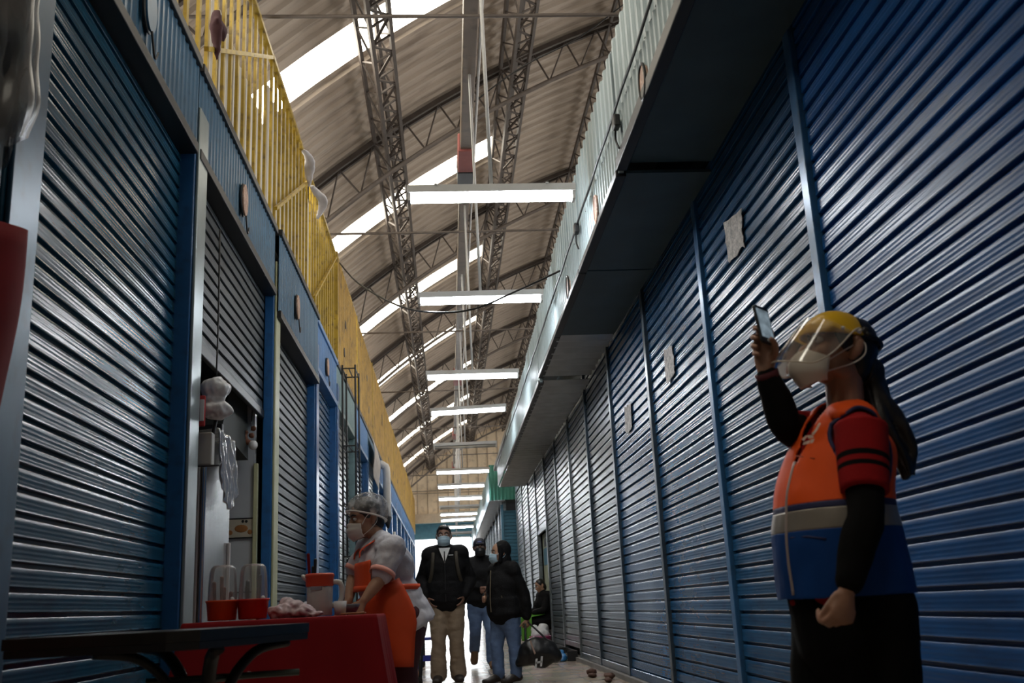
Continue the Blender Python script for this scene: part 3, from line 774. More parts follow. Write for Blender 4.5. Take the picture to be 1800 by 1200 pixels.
# hood and dark appliance
t = thing('extractor_hood', 'dark sloping extractor hood at the back of the open stall', 'hood', (-2.2, 7.6, 1.9))
mb = MB()
P = [(-3.2, 7.3, 2.10), (-1.62, 7.3, 2.10), (-1.62, 8.3, 2.02), (-3.2, 8.3, 2.02)]
Q = [(-3.2, 7.7, 2.56), (-1.64, 7.7, 2.56), (-1.64, 8.3, 2.56), (-3.2, 8.3, 2.56)]
mb.add(P+Q, [(0, 3, 2, 1), (4, 5, 6, 7), (0, 1, 5, 4), (1, 2, 6, 5), (2, 3, 7, 6), (3, 0, 4, 7)])
mb.build('hood_body', mat('hood_dark', (.022, .025, .022), .7), t)
MB().bbox((-3.2, 7.27, 2.06), (-1.61, 7.33, 2.14), .01).build('hood_rim', M_black, t)
c = atY(441, 778, 8.25)
t = thing('garlic_bunch', 'small brown dried bunch with a white ball hung at the far stall jamb', 'bunch', c)
m = MB()
for i in range(7): m.ball(c+V((random.uniform(-.06, .03), random.uniform(-.05, .05), random.uniform(-.01, .13))), random.uniform(.02, .035), n=10, m=8)
organic('dried_bunch', m, mat('dried_brown', (.16, .06, .03), .8), t, .01, 2, .006, 30)
MB().ball(c+V((.03, -.06, -.03)), .038).build('white_ball', M_white, t, True)
m = MB(); m.tube([c+V((0, 0, .1)), c+V((0, .05, .4)), c+V((0, .05, .8))], .004, 5); m.build('string', M_black, t)
MB_ = MB().bbox((-1.585, 8.35, 0), (-1.55, 8.40, 2.0), .006)
o = MB_.build('trim_8', M_cream); o['kind'] = 'structure'

# ------------------------------------------------------------------ near left: red tarp, wrapped plastic
M_redt = mat('red_tarp', (.17, .010, .013), .85, 0, .15, 4, spec=.1)
def tarp(u, v):
    y = 2.55+.63*u; z = 2.04-1.45*v-.06*math.sin(u*3)
    return V((-1.37+.02*math.sin(u*9+v*3)+.05*v*.3+.012*math.sin(v*9), y-.10*v, z))
m = MB(); m.sheet(20, 24, tarp)
o = m.build('red_tarp', M_redt, None, True); mod_solid(o, .012); tag(o, 'dark red plastic tarp hanging at the left edge beside the first post', 'tarp')
t = thing('wrapped_plastic', 'bundle of crumpled clear plastic hung high at the left edge above the red tarp', 'plastic bundle', (-1.35, 2.9, 2.5))
def wrap(s):
    def fn(u, v):
        a = u*2*PI; r = .13+.03*math.sin(3*a+s)+.02*math.sin(9*v+2*a)+.012*math.sin(17*v)
        return V((-1.38+r*.45*math.cos(a), 2.99-.03*s+r*math.sin(a)*.95, 2.98-.72*v+.05*math.sin(2*a)))
    return fn
M_film2 = clear_mat('film_grey', (.62, .64, .65), .03, .3, 1.3, .10)
for s in (0, 1):
    m = MB(); m.sheet(40, 34, wrap(s)); m.build('crumpled_film', M_film2, t, True)
m = MB(); m.loft([(-1.40, 2.97, 2.9), (-1.40, 2.96, 2.6), (-1.40, 2.97, 2.35)], [(.05, .08), (.07, .10), (.04, .07)], sub=3, n=14)
organic('dark_bundle', m, mat('dark_cloth', (.03, .035, .04), .8), t, .015, 3, .012, 10)
MB().bbox((-1.45, 2.4, 1.2), (-1.43, 3.12, 2.95), .004).build('backing_board', mat('dull_blue_board', (.02, .06, .11), .5), t)

# ------------------------------------------------------------------ black folding table (nearest the camera)
t = thing('black_table', 'black table with arched legs in the dark foreground at lower left', 'table', (-.9, 3.5, 0))
tz = .728
P = [(-1.28, 3.05), (-.80, 2.98), (-.72, 3.04), (-.50, 3.72), (-.535, 3.80), (-1.28, 3.90)]
MB().prism([(x, y, tz-.032) for x, y in P], (0, 0, .032)).build('tabletop', mat('black_laminate', (.02, .019, .018), .28, 0, .2, 20), t)
MB().prism([(x*.985-.012, y*.995+.015, tz-.055) for x, y in P], (0, 0, .022)).build('apron_frame', M_black, t)
for k, (cx, cy, dx, dy) in enumerate(((-.80, 3.45, -.30, -.12), (-.80, 3.45, .22, .20), (-.80, 3.45, -.26, .26), (-.80, 3.45, .10, -.28))):
    m = MB(); m.loft([(cx+dx*1.05, cy+dy*1.05, tz-.06), (cx+dx*.62, cy+dy*.62, tz-.085), (cx+dx*.30, cy+dy*.30, tz-.19), (cx+dx*.26, cy+dy*.26, .40), (cx+dx*.40, cy+dy*.40, .16), (cx+dx*1.0, cy+dy*1.0, .0)], [(.022, .016)]*6, sub=5, n=10, round_caps=False)
    m.build('arched_leg', M_black, t, True)
m = MB(); m.tube([(-1.0, 3.5, tz-.16), (-.52, 3.62, tz-.16)], .011, 8); m.tube([(-.9, 3.25, tz-.165), (-.7, 3.7, tz-.165)], .011, 8)
m.build('cross_rail', mat('dark_green_rail', (.03, .05, .04), .35), t)

# ------------------------------------------------------------------ red food table
M_redc = mat('red_cloth', (.24, .006, .010), .8, 0, .10, 3, spec=.2)
tx0, tx1, ty0, ty1, tzz = -1.27, -.36, 5.02, 5.70, .745
t = thing('food_table', 'wooden food table hidden under the red cloth', 'table', (-.8, 5.4, 0))
MB().bbox((tx0+.02, ty0+.02, tzz-.04), (tx1-.02, ty1-.02, tzz-.012), .006).build('tabletop', mat('wood', (.2, .12, .06), .6), t)
for x in (tx0+.07, tx1-.07):
    for y in (ty0+.07, ty1-.07): MB().bbox((x-.025, y-.025, 0), (x+.025, y+.025, tzz-.04), .004).build('leg', mat('wood', (.2, .12, .06)), t)
def cloth():
    m = MB(); n = 120; rings = []
    per = []
    R_ = .03
    for i in range(n):
        s = i/n*4; e = int(s); f = s-e
        c = [(tx0, ty0), (tx1, ty0), (tx1, ty1), (tx0, ty1)]; a = V((*c[e], 0)); b = V((*c[(e+1) % 4], 0)); nn = [V((0, -1, 0)), V((1, 0, 0)), V((0, 1, 0)), V((-1, 0, 0))][e]
        per.append((a.lerp(b, f), nn, f, e))
    vs = [V(((tx0+tx1)/2, (ty0+ty1)/2, tzz))]
    lev = [(0, tzz), (.008, tzz-.004), (.012, tzz-.02)]+[(.012+.10*q, tzz-.02-.66*q) for q in (.1, .25, .4, .55, .7, .85, 1)]
    for o, z in lev:
        for i, (p, nn, f, e) in enumerate(per):
            q = max(0, (tzz-z)/.68)
            cor = max(0, 1-min(f, 1-f)*6)
            n2 = nn.copy()
            if f < .17: n2 = (nn+[V((-1, 0, 0)), V((0, -1, 0)), V((1, 0, 0)), V((0, 1, 0))][e]*(1-f*6)).normalized()
            if f > .83: n2 = (nn+[V((1, 0, 0)), V((0, 1, 0)), V((-1, 0, 0)), V((0, -1, 0))][e]*(1-(1-f)*6)).normalized()
            w = q*(.018*math.sin(i*.93)+.012*math.sin(i*.41+1))+cor*q*.05
            vs.append(V((p.x, p.y, 0))+n2*(o+w)+V((0, 0, z)))
    fs = [(0, 1+i, 1+(i+1) % n) for i in range(n)]
    for k in range(len(lev)-1):
        for i in range(n): fs.append((1+k*n+i, 1+k*n+(i+1) % n, 1+(k+1)*n+(i+1) % n, 1+(k+1)*n+i))
    m.add(vs, [tuple(reversed(f)) for f in fs]); return m
o = cloth().build('tablecloth', M_redc, None, True, fixn=True); mod_solid(o, .003)
tag(o, 'deep red tablecloth hanging to the floor over the food table', 'tablecloth')
TZ = tzz+.004
# cutlery holders
M_clearp = clear_mat('clear_tub', (.95, .96, .96), .03, .2, 1.25, .24)
M_orangep = mat('orange_plastic', (.72, .07, .012), .35, 0, .06)
M_orangep2 = mat('red_plastic', (.62, .025, .015), .35, 0, .06)
for k, (px, m_, lab) in enumerate(((390, M_orangep, 'orange based clear dispenser on the red table, left of the pair'), (444, M_orangep2, 'red based clear dispenser on the red table, right of the pair'))):
    c = atY(px, 1090, 5.17); c.z = TZ
    t = thing('cutlery_tub', lab, 'tub', c, 'clear topped tubs on the red table')
    MB().lathe(c, [(0, .001), (.064, .001), (.068, .006), (.076, .085), (.081, .09), (.081, .098), (.074, .098), (.070, .09), (.062, .012), (0, .012)]).build('base_bowl', m_, t, True)
    prof = [(.069, .09), (.068, .15), (.064, .225), (.058, .252), (.046, .266), (.0, .270)]
    mb = MB(); n = 32; vs = []
    for r, z in prof:
        for i in range(n):
            a = 2*PI*i/n; q = r*(1+.035*math.cos(8*a)); vs.append(c+V((q*math.cos(a), q*math.sin(a), z)))
    mb.add(vs, [(i*n+j, i*n+(j+1) % n, (i+1)*n+(j+1) % n, (i+1)*n+j) for i in range(len(prof)-1) for j in range(n)])
    o = mb.build('clear_cover', M_clearp, t, True)
    m = MB()
    for q in range(4):
        a = q*1.6+k; p = c+V((.035*math.cos(a), .035*math.sin(a), .03)); m.loft([p, p+V((.006*math.cos(a), .006*math.sin(a), .10+.025*q))], [.006, .010], n=10)
    m.build('contents', mat('tub_contents%d' % k, (.20, .07, .05) if k == 0 else (.14, .13, .12), .5, 0, .5, 20), t, True)
    MB().ball(c+V((.055, -.04, .10)), .012).build('salt_cap', M_white, t, True)
# jug
c = atY(562, 1077, 5.45); c.z = TZ
t = thing('plastic_jug', 'white plastic jug with orange lid on the red table', 'jug', c)
MB().lathe(c, [(0, .001), (.062, .001), (.065, .006), (.068, .10), (.069, .196), (.066, .196), (.062, .02), (0, .02)]).build('jug_body', mat('milky_plastic', (.56, .53, .50), .35, 0, .04), t, True)
MB().lathe(c, [(.0715, .150), (.073, .160), (.0735, .196), (.077, .2), (.077, .210), (.070, .217), (.0, .219)]).build('lid', mat('orange_lid', (.66, .075, .03), .4), t, True)
m = MB(); m.loft([c+V((.066, 0, .17)), c+V((.105, 0, .165)), c+V((.118, 0, .12)), c+V((.105, 0, .065)), c+V((.066, 0, .05))], [(.010, .014)]*5, sub=5, n=10); m.build('handle', mat('milky_plastic', (1, 1, 1)), t, True)
m = MB(); m.loft([c+V((-.06, 0, .19)), c+V((-.08, 0, .20)), c+V((-.088, 0, .206))], [.018, .014, .01], n=10); m.build('spout', mat('milky_plastic', (1, 1, 1)), t, True)
MB().bbox(c+V((-.04, -.071, .13)), c+V((.02, -.064, .15)), .002).build('level_mark', mat('grey_mark', (.3, .3, .33)), t)
# cloth bundle
c = atY(515, 1080, 5.30); c.z = TZ
m = MB(); m.ball(c+V((-.05, .0, .032)), (.075, .07, .040)); m.ball(c+V((-.035, .02, .062)), (.045, .05, .03)); m.ball(c+V((.05, -.01, .028)), (.07, .06, .030)); m.ball(c+V((.11, -.02, .012)), (.05, .04, .014)); m.ball(c+V((.02, 0, .05)), (.04, .05, .025))
o = organic('cloth_bundle', m, mat('pink_white_cloth', (.58, .46, .47), .8, 0, .10, 14, dirt=(.5, .2, .25), dirt_amt=.5), None, .005, 2, .019, 20); tag(o, 'crumpled white and pink cloth lying on the red table', 'cloth')
c = atY(530, 1070, 5.62); c.z = TZ
m = MB()
for i in range(8): m.ball(c+V((-.05+.016*i, .01*math.sin(i*2), .045+.012*math.cos(i*1.3)-.0018*i)), .036-.0005*i)
m.ball(c+V((0, 0, .02)), (.08, .05, .022))
o = organic('rolled_towel', m, mat('grey_towel', (.45, .45, .49), .9, 0, .1, 30), None, .006, 2, .004, 40); tag(o, 'rolled pale grey towel behind the pink cloth on the red table', 'towel')
# bowl, tray and cup by the vendor's hand
c = atY(612, 1076, 5.60); c.z = TZ
t = thing('grey_bowl', 'grey bowl under the hand of the vendor on the red table', 'bowl', c)
MB().lathe(c, [(0, .001), (.035, .001), (.055, .03), (.066, .055), (.062, .055), (.05, .03), (.03, .008), (0, .008)]).build('bowl_shell', mat('grey_bowl', (.16, .16, .17), .35), t, True)
c = atY(598, 1077, 5.40); c.z = TZ
o = MB().lathe(c, [(0, .001), (.028, .001), (.034, .07), (.031, .07), (.026, .006), (0, .006)]).build('white_cup', M_white, None, True); tag(o, 'small white cup beside the jug handle on the red table', 'cup')
c = atY(612, 1080, 5.36); c.z = TZ
o = MB().bbox(c+V((-.035, -.06, .0)), c+V((.09, .05, .010)), .004).build('wooden_board', mat('board_wood', (.34, .15, .06), .6), None); tag(o, 'thin brown board at the right end of the red table', 'board')
# brush handles sticking up behind the jug
c = atY(550, 1040, 5.68); c.z = TZ
t = thing('knife_jar', 'narrow jar of knives with red and black handles behind the jug', 'knife holder', c)
MB().lathe(c, [(0, .001), (.035, .001), (.035, .12), (.031, .12), (.031, .01), (0, .01)], 16).build('jar', M_black, t, True)
for k, (dx, h, m_) in enumerate(((-.02, .33, M_redt), (.01, .30, M_black), (.0, .26, M_black))):
    m = MB(); m.loft([c+V((dx*.4, 0, .02)), c+V((dx*1.3, 0, h))], [.006, .009], n=8); m.build('knife_handle', m_, t, True)

# ------------------------------------------------------------------ wire rack, pipe and banner on the left wall
t = thing('wire_rack', 'tall black wire rack against the fifth left shutter beside the vendor', 'rack', (-1.36, 14.2, 0))
for (x, y) in ((-1.40, 13.75), (-1.22, 13.75), (-1.40, 14.3), (-1.22, 14.3)):
    m = MB(); m.tube([(x, y, 0), (x, y, 4.15)], .014, 6); m.build('upright', M_black, t)
for z in (.9, 1.5, 2.2, 3.0, 4.1):
    m = MB()
    for a, b in (((-1.40, 13.75), (-1.22, 13.75)), ((-1.22, 13.75), (-1.22, 14.3)), ((-1.22, 14.3), (-1.40, 14.3)), ((-1.40, 14.3), (-1.40, 13.75)), ((-1.31, 13.75), (-1.31, 14.3))): m.tube([(*a, z), (*b, z)], .010, 5)
    m.build('wire_shelf', M_black, t)
c0, c1 = atX(657, 778, -1.33), atX(671, 838, -1.33)
t = thing('paper_banner', 'pale paper banner hung on the left fascia past the wire rack', 'banner', c0)
def ban(u, v):
    return V((-1.36+.03*math.sin(v*5)+.05*v, 18.75+1.6*u, 3.98-.78*v-.06*u))
m = MB(); m.sheet(10, 12, ban); o = m.build('banner_sheet', mat('banner_paper', (.50, .47, .45), .8, 0, .2, 8, dirt=(.4, .25, .22), dirt_amt=.5), t, True); mod_solid(o, .003)
t = thing('duct_pipe', 'white vertical duct pipe on the left wall beyond the banner', 'pipe', (-1.30, 22.2, 2.4))
m = MB(); m.loft([(-1.30, 22.2, 2.75), (-1.30, 22.2, 3.75), (-1.36, 22.2, 3.9), (-1.46, 22.2, 3.95)], [.085]*4, sub=4, n=16, round_caps=False); m.build('pipe', M_white, t, True)
m = MB(); m.loft([(-1.30, 22.2, 2.75), (-1.28, 22.18, 2.55)], [.1, .03], n=14); m.build('nozzle', M_black, t, True)
for k, y in enumerate((25.5, 29.0, 32.5)):
    m = MB(); m.tube([(-1.32, y, 0), (-1.32, y, 2.7)], .035, 10); o = m.build('white_pipe', M_white, None, True); tag(o, 'thin white standpipe on the far left wall, %s of three' % ORD[k], 'pipe', 'white pipes on the far left wall')

# ------------------------------------------------------------------ drooping cable across the aisle
P = [atY(597, 462, 12.3), atY(630, 498, 11.3), atY(700, 537, 10.0), atY(770, 549, 9.0), atY(836, 542, 8.75), atY(900, 515, 8.6), atY(950, 492, 8.45), atY(984, 476, 8.3)]
m = MB(); m.tube(P, .010, 6, sub=4); tag(m.build('sagging_cable', M_black, None, True), 'dark cable sagging across the aisle in front of the second lamp', 'cable')
m = MB(); m.tube([(2.72, 11.0, 8.3), (1.9, 11.2, 7.75), (1.15, 11.6, 7.55), (.5, 12.2, 7.35)], .010, 5, sub=4); tag(m.build('roof_cable', M_black, None, True), 'thin cable strung between the roof girders near the top of the picture', 'cable')

# ------------------------------------------------------------------ things on the floor
def stool(name, lab, cx, cy, h, mseat, mleg, w=.15):
    t = thing(name, lab, 'stool', (cx, cy, 0))
    MB().bbox((cx-w, cy-w, h-.03), (cx+w, cy+w, h), .012).build('seat', mseat, t)
    for sx in (-1, 1):
        for sy in (-1, 1):
            m = MB(); m.beam((cx+sx*w*.75, cy+sy*w*.75, h-.03), (cx+sx*w*1.05, cy+sy*w*1.05, 0), .035, .035, up=(0, 1, 0)); m.build('leg', mleg, t)
    for sy in (-1, 1): MB().box((cx-w*.9, cy+sy*w*.95-.012, h*.33), (cx+w*.9, cy+sy*w*.95+.012, h*.33+.06)).build('stretcher', mleg, t)
    return t
M_blup = mat('blue_plastic', (.03, .05, .42), .4)
p = atY(752, 1150, 13.2)
stool('plastic_stool', 'blue plastic stool on the floor left of the man', p.x, 13.2, .42, M_blup, M_blup, .13)
cx, cy = -.39, 8.75
t = thing('black_chair', 'black metal chair with pinkish seat behind the vendor', 'chair', (cx, cy, 0))
MB().bbox((cx-.14, cy-.16, .225), (cx+.13, cy+.16, .275), .012).build('seat', mat('salmon_seat', (.42, .19, .13), .6), t)
MB().bbox((cx-.15, cy-.17, .195), (cx+.14, cy+.17, .225), .006).build('seat_frame', M_black, t)
for sx, sy, top in ((-.14, -.15, .22), (.13, -.15, .60), (-.14, .15, .22), (.13, .15, .60)):
    m = MB(); m.tube([(cx+sx*1.1, cy+sy*1.1, 0), (cx+sx, cy+sy, .2), (cx+sx*(1.15 if top > .5 else 1), cy+sy, top)], .014, 8); m.build('leg', M_black, t, True)
m = MB(); m.bbox((cx+.145, cy-.16, .48), (cx+.165, cy+.16, .60), .008); m.build('backrest', M_black, t)
# dark counter things between the vendor and the man
t = thing('dark_trolley', 'dark blue bundle on a low trolley behind the blue stool', 'trolley', (-.62, 14.6, 0))
MB().bbox((-.95, 14.3, .40), (-.35, 14.9, .46), .01).build('shelf', M_white, t)
for sx in (-.92, -.38):
    for sy in (14.33, 14.87): MB().bbox((sx-.015, sy-.015, 0), (sx+.015, sy+.015, .4), .003).build('leg', M_black, t)
m = MB(); m.ball((-.65, 14.6, .68), (.26, .24, .22)); m.ball((-.6, 14.55, .9), (.2, .2, .16)); organic('bundle', m, mat('navy_bundle', (.015, .02, .04), .8), t, .02, 3, .02, 7)
# tub at the doorway
c = V((1.42, 16.35, 0))
t = thing('pink_tub', 'pink plastic tub with white bag inside on the floor by the doorway', 'tub', c)
MB().lathe(c, [(0, .002), (.14, .002), (.17, .26), (.18, .27), (.165, .27), (.13, .015), (0, .015)]).build('tub', mat('pink_plastic', (.62, .08, .28), .4), t, True)
m = MB(); m.ball(c+V((0, 0, .30)), (.15, .15, .10)); m.ball(c+V((.06, .03, .38)), (.09, .08, .09)); m.ball(c+V((-.09, 0, .38)), (.06, .06, .07)); organic('white_bag', m, mat('white_bag', (.6, .6, .6)), t, .012, 3, .014, 12)
# dark box with a blue bag at the foot of the shutters
t = thing('dark_crate', 'dark open crate on the floor under the raised grey shutter edge', 'crate', (1.62, 14.5, 0))
m = MB(); m.box((1.56, 13.9, 0), (1.70, 15.2, .012)); m.box((1.56, 13.9, .012), (1.70, 13.915, .13)); m.box((1.56, 15.185, .012), (1.70, 15.2, .13)); m.box((1.685, 13.915, .012), (1.70, 15.185, .13)); m.build('crate_body', M_black, t)
c = V((1.50, 13.95, 0)); m = MB(); m.ball(c+V((0, 0, .05)), (.07, .10, .05)); m.ball(c+V((0, .05, .10)), (.04, .05, .05)); m.ball(c+V((-.02, -.07, .03)), (.05, .05, .03))
o = organic('blue_bag', m, mat('blue_bag', (.02, .16, .40), .35), None, .01, 2, .012, 20); tag(o, 'small crumpled blue plastic bag on the floor at the foot of the right shutters', 'bag')
for k, (x, y, r) in enumerate(((1.52, 15.4, .05), (1.50, 11.15, .06), (1.45, 10.7, .045), (1.57, 10.35, .06), (1.50, 10.0, .04))):
    m = MB(); m.ball((x, y, r*.55), (r, r*1.4, r*.5), n=10, m=7); o = organic('rubbish_scrap', m, mat('scrap', (.10, .05, .035), .8), None, .012, 1, .012, 25)
    tag(o, 'small dark scrap on the floor by the right shutters, %s' % ['beside the crate', 'farthest of the near four', 'second of the near four', 'third of the near four', 'nearest the camera'][k], 'rubbish', 'scraps along the right shutters')

# ================================================================== people
SKIN = mat('skin', (.36, .19, .125), .5, 0, .06, 20)
SKIN2 = mat('skin_tan', (.40, .22, .14), .5, 0, .06, 20)
SKIN3 = mat('skin_brown', (.24, .125, .085), .5, 0, .06, 20)
M_hair = mat('black_hair', (.010, .008, .008), .42, 0, .3, 60, stretch=(6, 6, 1))
M_eye = mat('eye_white', (.7, .68, .65), .3)
M_iris = mat('dark_iris', (.02, .012, .01), .2)
M_mask = mat('white_mask', (.66, .62, .58), .7, 0, .04)
M_maskb = mat('pale_blue_mask', (.36, .50, .60), .7, 0, .05)
M_blackcl = mat('black_jacket', (.007, .007, .008), .8, 0, .3, 10, bump=.25, bscale=90, spec=.2)
M_khaki = mat('khaki_trousers', (.27, .20, .135), .8, 0, .12, 8, bump=.15, bscale=60)
M_denim = mat('blue_denim', (.10, .16, .29), .8, 0, .25, 9, bump=.2, bscale=120)
M_shoe = mat('dark_shoe', (.03, .022, .018), .5)
M_shoeb = mat('brown_boot', (.16, .085, .04), .6)

class Head:
    def __init__(s, C, az, pitch, roll=0, k=1.0):
        """az: heading angle in the floor plane (degrees, 0 = +X), pitch up positive"""
        s.C = V(C); a = rad(az); p = rad(pitch)
        s.F = V((math.cos(a)*math.cos(p), math.sin(a)*math.cos(p), math.sin(p)))
        s.L = V((-math.sin(a), math.cos(a), 0)); s.U = s.F.cross(s.L)
        if roll: 
            R = Matrix.Rotation(rad(roll), 3, s.F); s.L = R @ s.L; s.U = R @ s.U
        s.k = k; s.A = Matrix((s.L, s.F, s.U)).transposed()
    def p(s, l, f, u): return s.C+(s.L*l+s.F*f+s.U*u)*s.k
    def r(s, a, b, c): return (a*s.k, b*s.k, c*s.k)
    def skull(s, m):
        m.ball(s.p(0, 0, .018), s.r(.072, .090, .090), s.A, 24, 16)
        m.ball(s.p(0, .03, -.045), s.r(.057, .060, .070), s.A, 20, 14)
        m.ball(s.p(0, .062, -.098), s.r(.026, .022, .020), s.A, 14, 10)
        m.ball(s.p(0, .070, .022), s.r(.052, .020, .018), s.A, 16, 10)
        for q in (-1, 1):
            m.ball(s.p(q*.038, .055, -.030), s.r(.026, .028, .026), s.A, 14, 10)
            m.ball(s.p(q*.045, .0, -.075), s.r(.018, .045, .026), s.A, 14, 10)
            m.loft([s.p(q*.070, -.010, -.040), s.p(q*.080, -.018, -.018), s.p(q*.083, -.022, .010), s.p(q*.078, -.010, .026)], [(.008*s.k, .010*s.k), (.009*s.k, .017*s.k), (.008*s.k, .016*s.k), (.006*s.k, .009*s.k)], ref=s.L, n=10, sub=2)
        m.loft([s.p(0, .082, .012), s.p(0, .098, -.018), s.p(0, .112, -.040), s.p(0, .096, -.047)], [.009*s.k, .011*s.k, .015*s.k, .012*s.k], n=10, sub=2)
        m.ball(s.p(0, .086, -.068), s.r(.024, .010, .007), s.A, 12, 8); m.ball(s.p(0, .084, -.079), s.r(.020, .010, .007), s.A, 12, 8)
    def eyes(s, t, brow=M_hair):
        for q in (-1, 1):
            nm = MB().ball(s.p(q*.031, .079, .0), s.r(.0135, .0115, .0095), s.A, 14, 10)
            nm.cur = 1; nm.ball(s.p(q*.031, .0875, .0), s.r(.0055, .004, .0058), s.A, 10, 8)
            nm.build('eye', [M_eye, M_iris], t, True)
            MB().loft([s.p(q*.012, .092, .018), s.p(q*.033, .091, .025), s.p(q*.052, .076, .018)], [(.003*s.k, .005*s.k), (.003*s.k, .006*s.k), (.002*s.k, .003*s.k)], n=8, sub=3).build('eyebrow', brow, t, True)
    def surgical(s, t, m_, top=-.012, bot=-.118, bulge=.020, wid=70):
        mm = MB()
        def fn(u, v):
            th = rad(-wid+2*wid*u); pin = 1-.10*abs(2*v-1)
            f = .030+(.074+bulge*math.sin(PI*min(1, .08+v*.95))+.002*math.sin(v*21))*math.cos(th)
            uu = top+(bot-top)*v*(1-.18*abs(math.sin(th))**2)-.014*abs(math.sin(th))**2*(1-v)
            return s.p(.071*math.sin(th)*pin, f*(1 if v < .8 else 1-(v-.8)*.55), uu)
        mm.sheet(22, 14, fn); o = mm.build('face_mask', m_, t, True); mod_solid(o, .003, 1)
        for q in (-1, 1):
            mm = MB(); mm.loft([s.p(q*.067, .054, top-.018), s.p(q*.078, .015, .01), s.p(q*.083, -.03, .006), s.p(q*.082, -.03, -.035), s.p(q*.074, .01, -.07), s.p(q*.060, .052, bot*.78)], [.0022]*6, n=6, sub=4); mm.build('ear_loop', m_, o, True)

def rot(v, ax, a): return Matrix.Rotation(a, 3, ax) @ v
def hand(m, W, D, N, T, curl=(20, 25, 20), s=1., spread=.03, thumb=(.55, .75, .25), tcurl=18, lens=(1, 1.08, 1.02, .82)):
    """W wrist, D towards fingertips, N out of the palm, T thumb side; five separate fingers"""
    D = V(D).normalized(); N = (V(N)-D*V(N).dot(D)).normalized(); T0 = D.cross(N).normalized()
    if T0.dot(V(T)) < 0: T0 = -T0
    ax = D.cross(N).normalized()                       # turning D towards N
    m.loft([W-D*.02*s, W+D*.015*s, W+D*.05*s, W+D*.082*s], [(.024*s, .018*s), (.026*s, .018*s), (.038*s, .017*s), (.040*s, .013*s)], ref=T0, n=16, sub=2)
    m.ball(W+D*.035*s+T0*.022*s+N*.010*s, (.018*s,)*3, n=12, m=8)
    for i in range(4):
        p = W+D*(.082-.004*abs(i-1)**1.3)*s+T0*(.0305-.0203*i)*s
        d = (D+T0*spread*(1.5-i)).normalized(); P = [p-D*.02*s, p]; R = [.0098*s, .0100*s]
        for c, l in zip(curl if not isinstance(curl[0], (tuple, list)) else curl[i], (.040, .026, .021)):
            d = rot(d, ax, rad(c)); p = p+d*l*lens[i]*s; P.append(p); R.append(R[-1]*.93)
        m.loft(P, R, n=10, sub=2)
    p = W+D*.022*s+T0*.024*s+N*.004*s
    d = (D*thumb[0]+T0*thumb[1]+N*thumb[2]).normalized(); P = [p]; R = [.0135*s]
    tax = d.cross(D*.75+N*.65-T0*.15)
    tax = tax.normalized() if tax.length > 1e-4 else ax
    for l in (.040, .032, .024):
        p = p+d*l*s; P.append(p); R.append(R[-1]*.91); d = rot(d, tax, rad(tcurl))
    m.loft(P, R, n=10, sub=2)

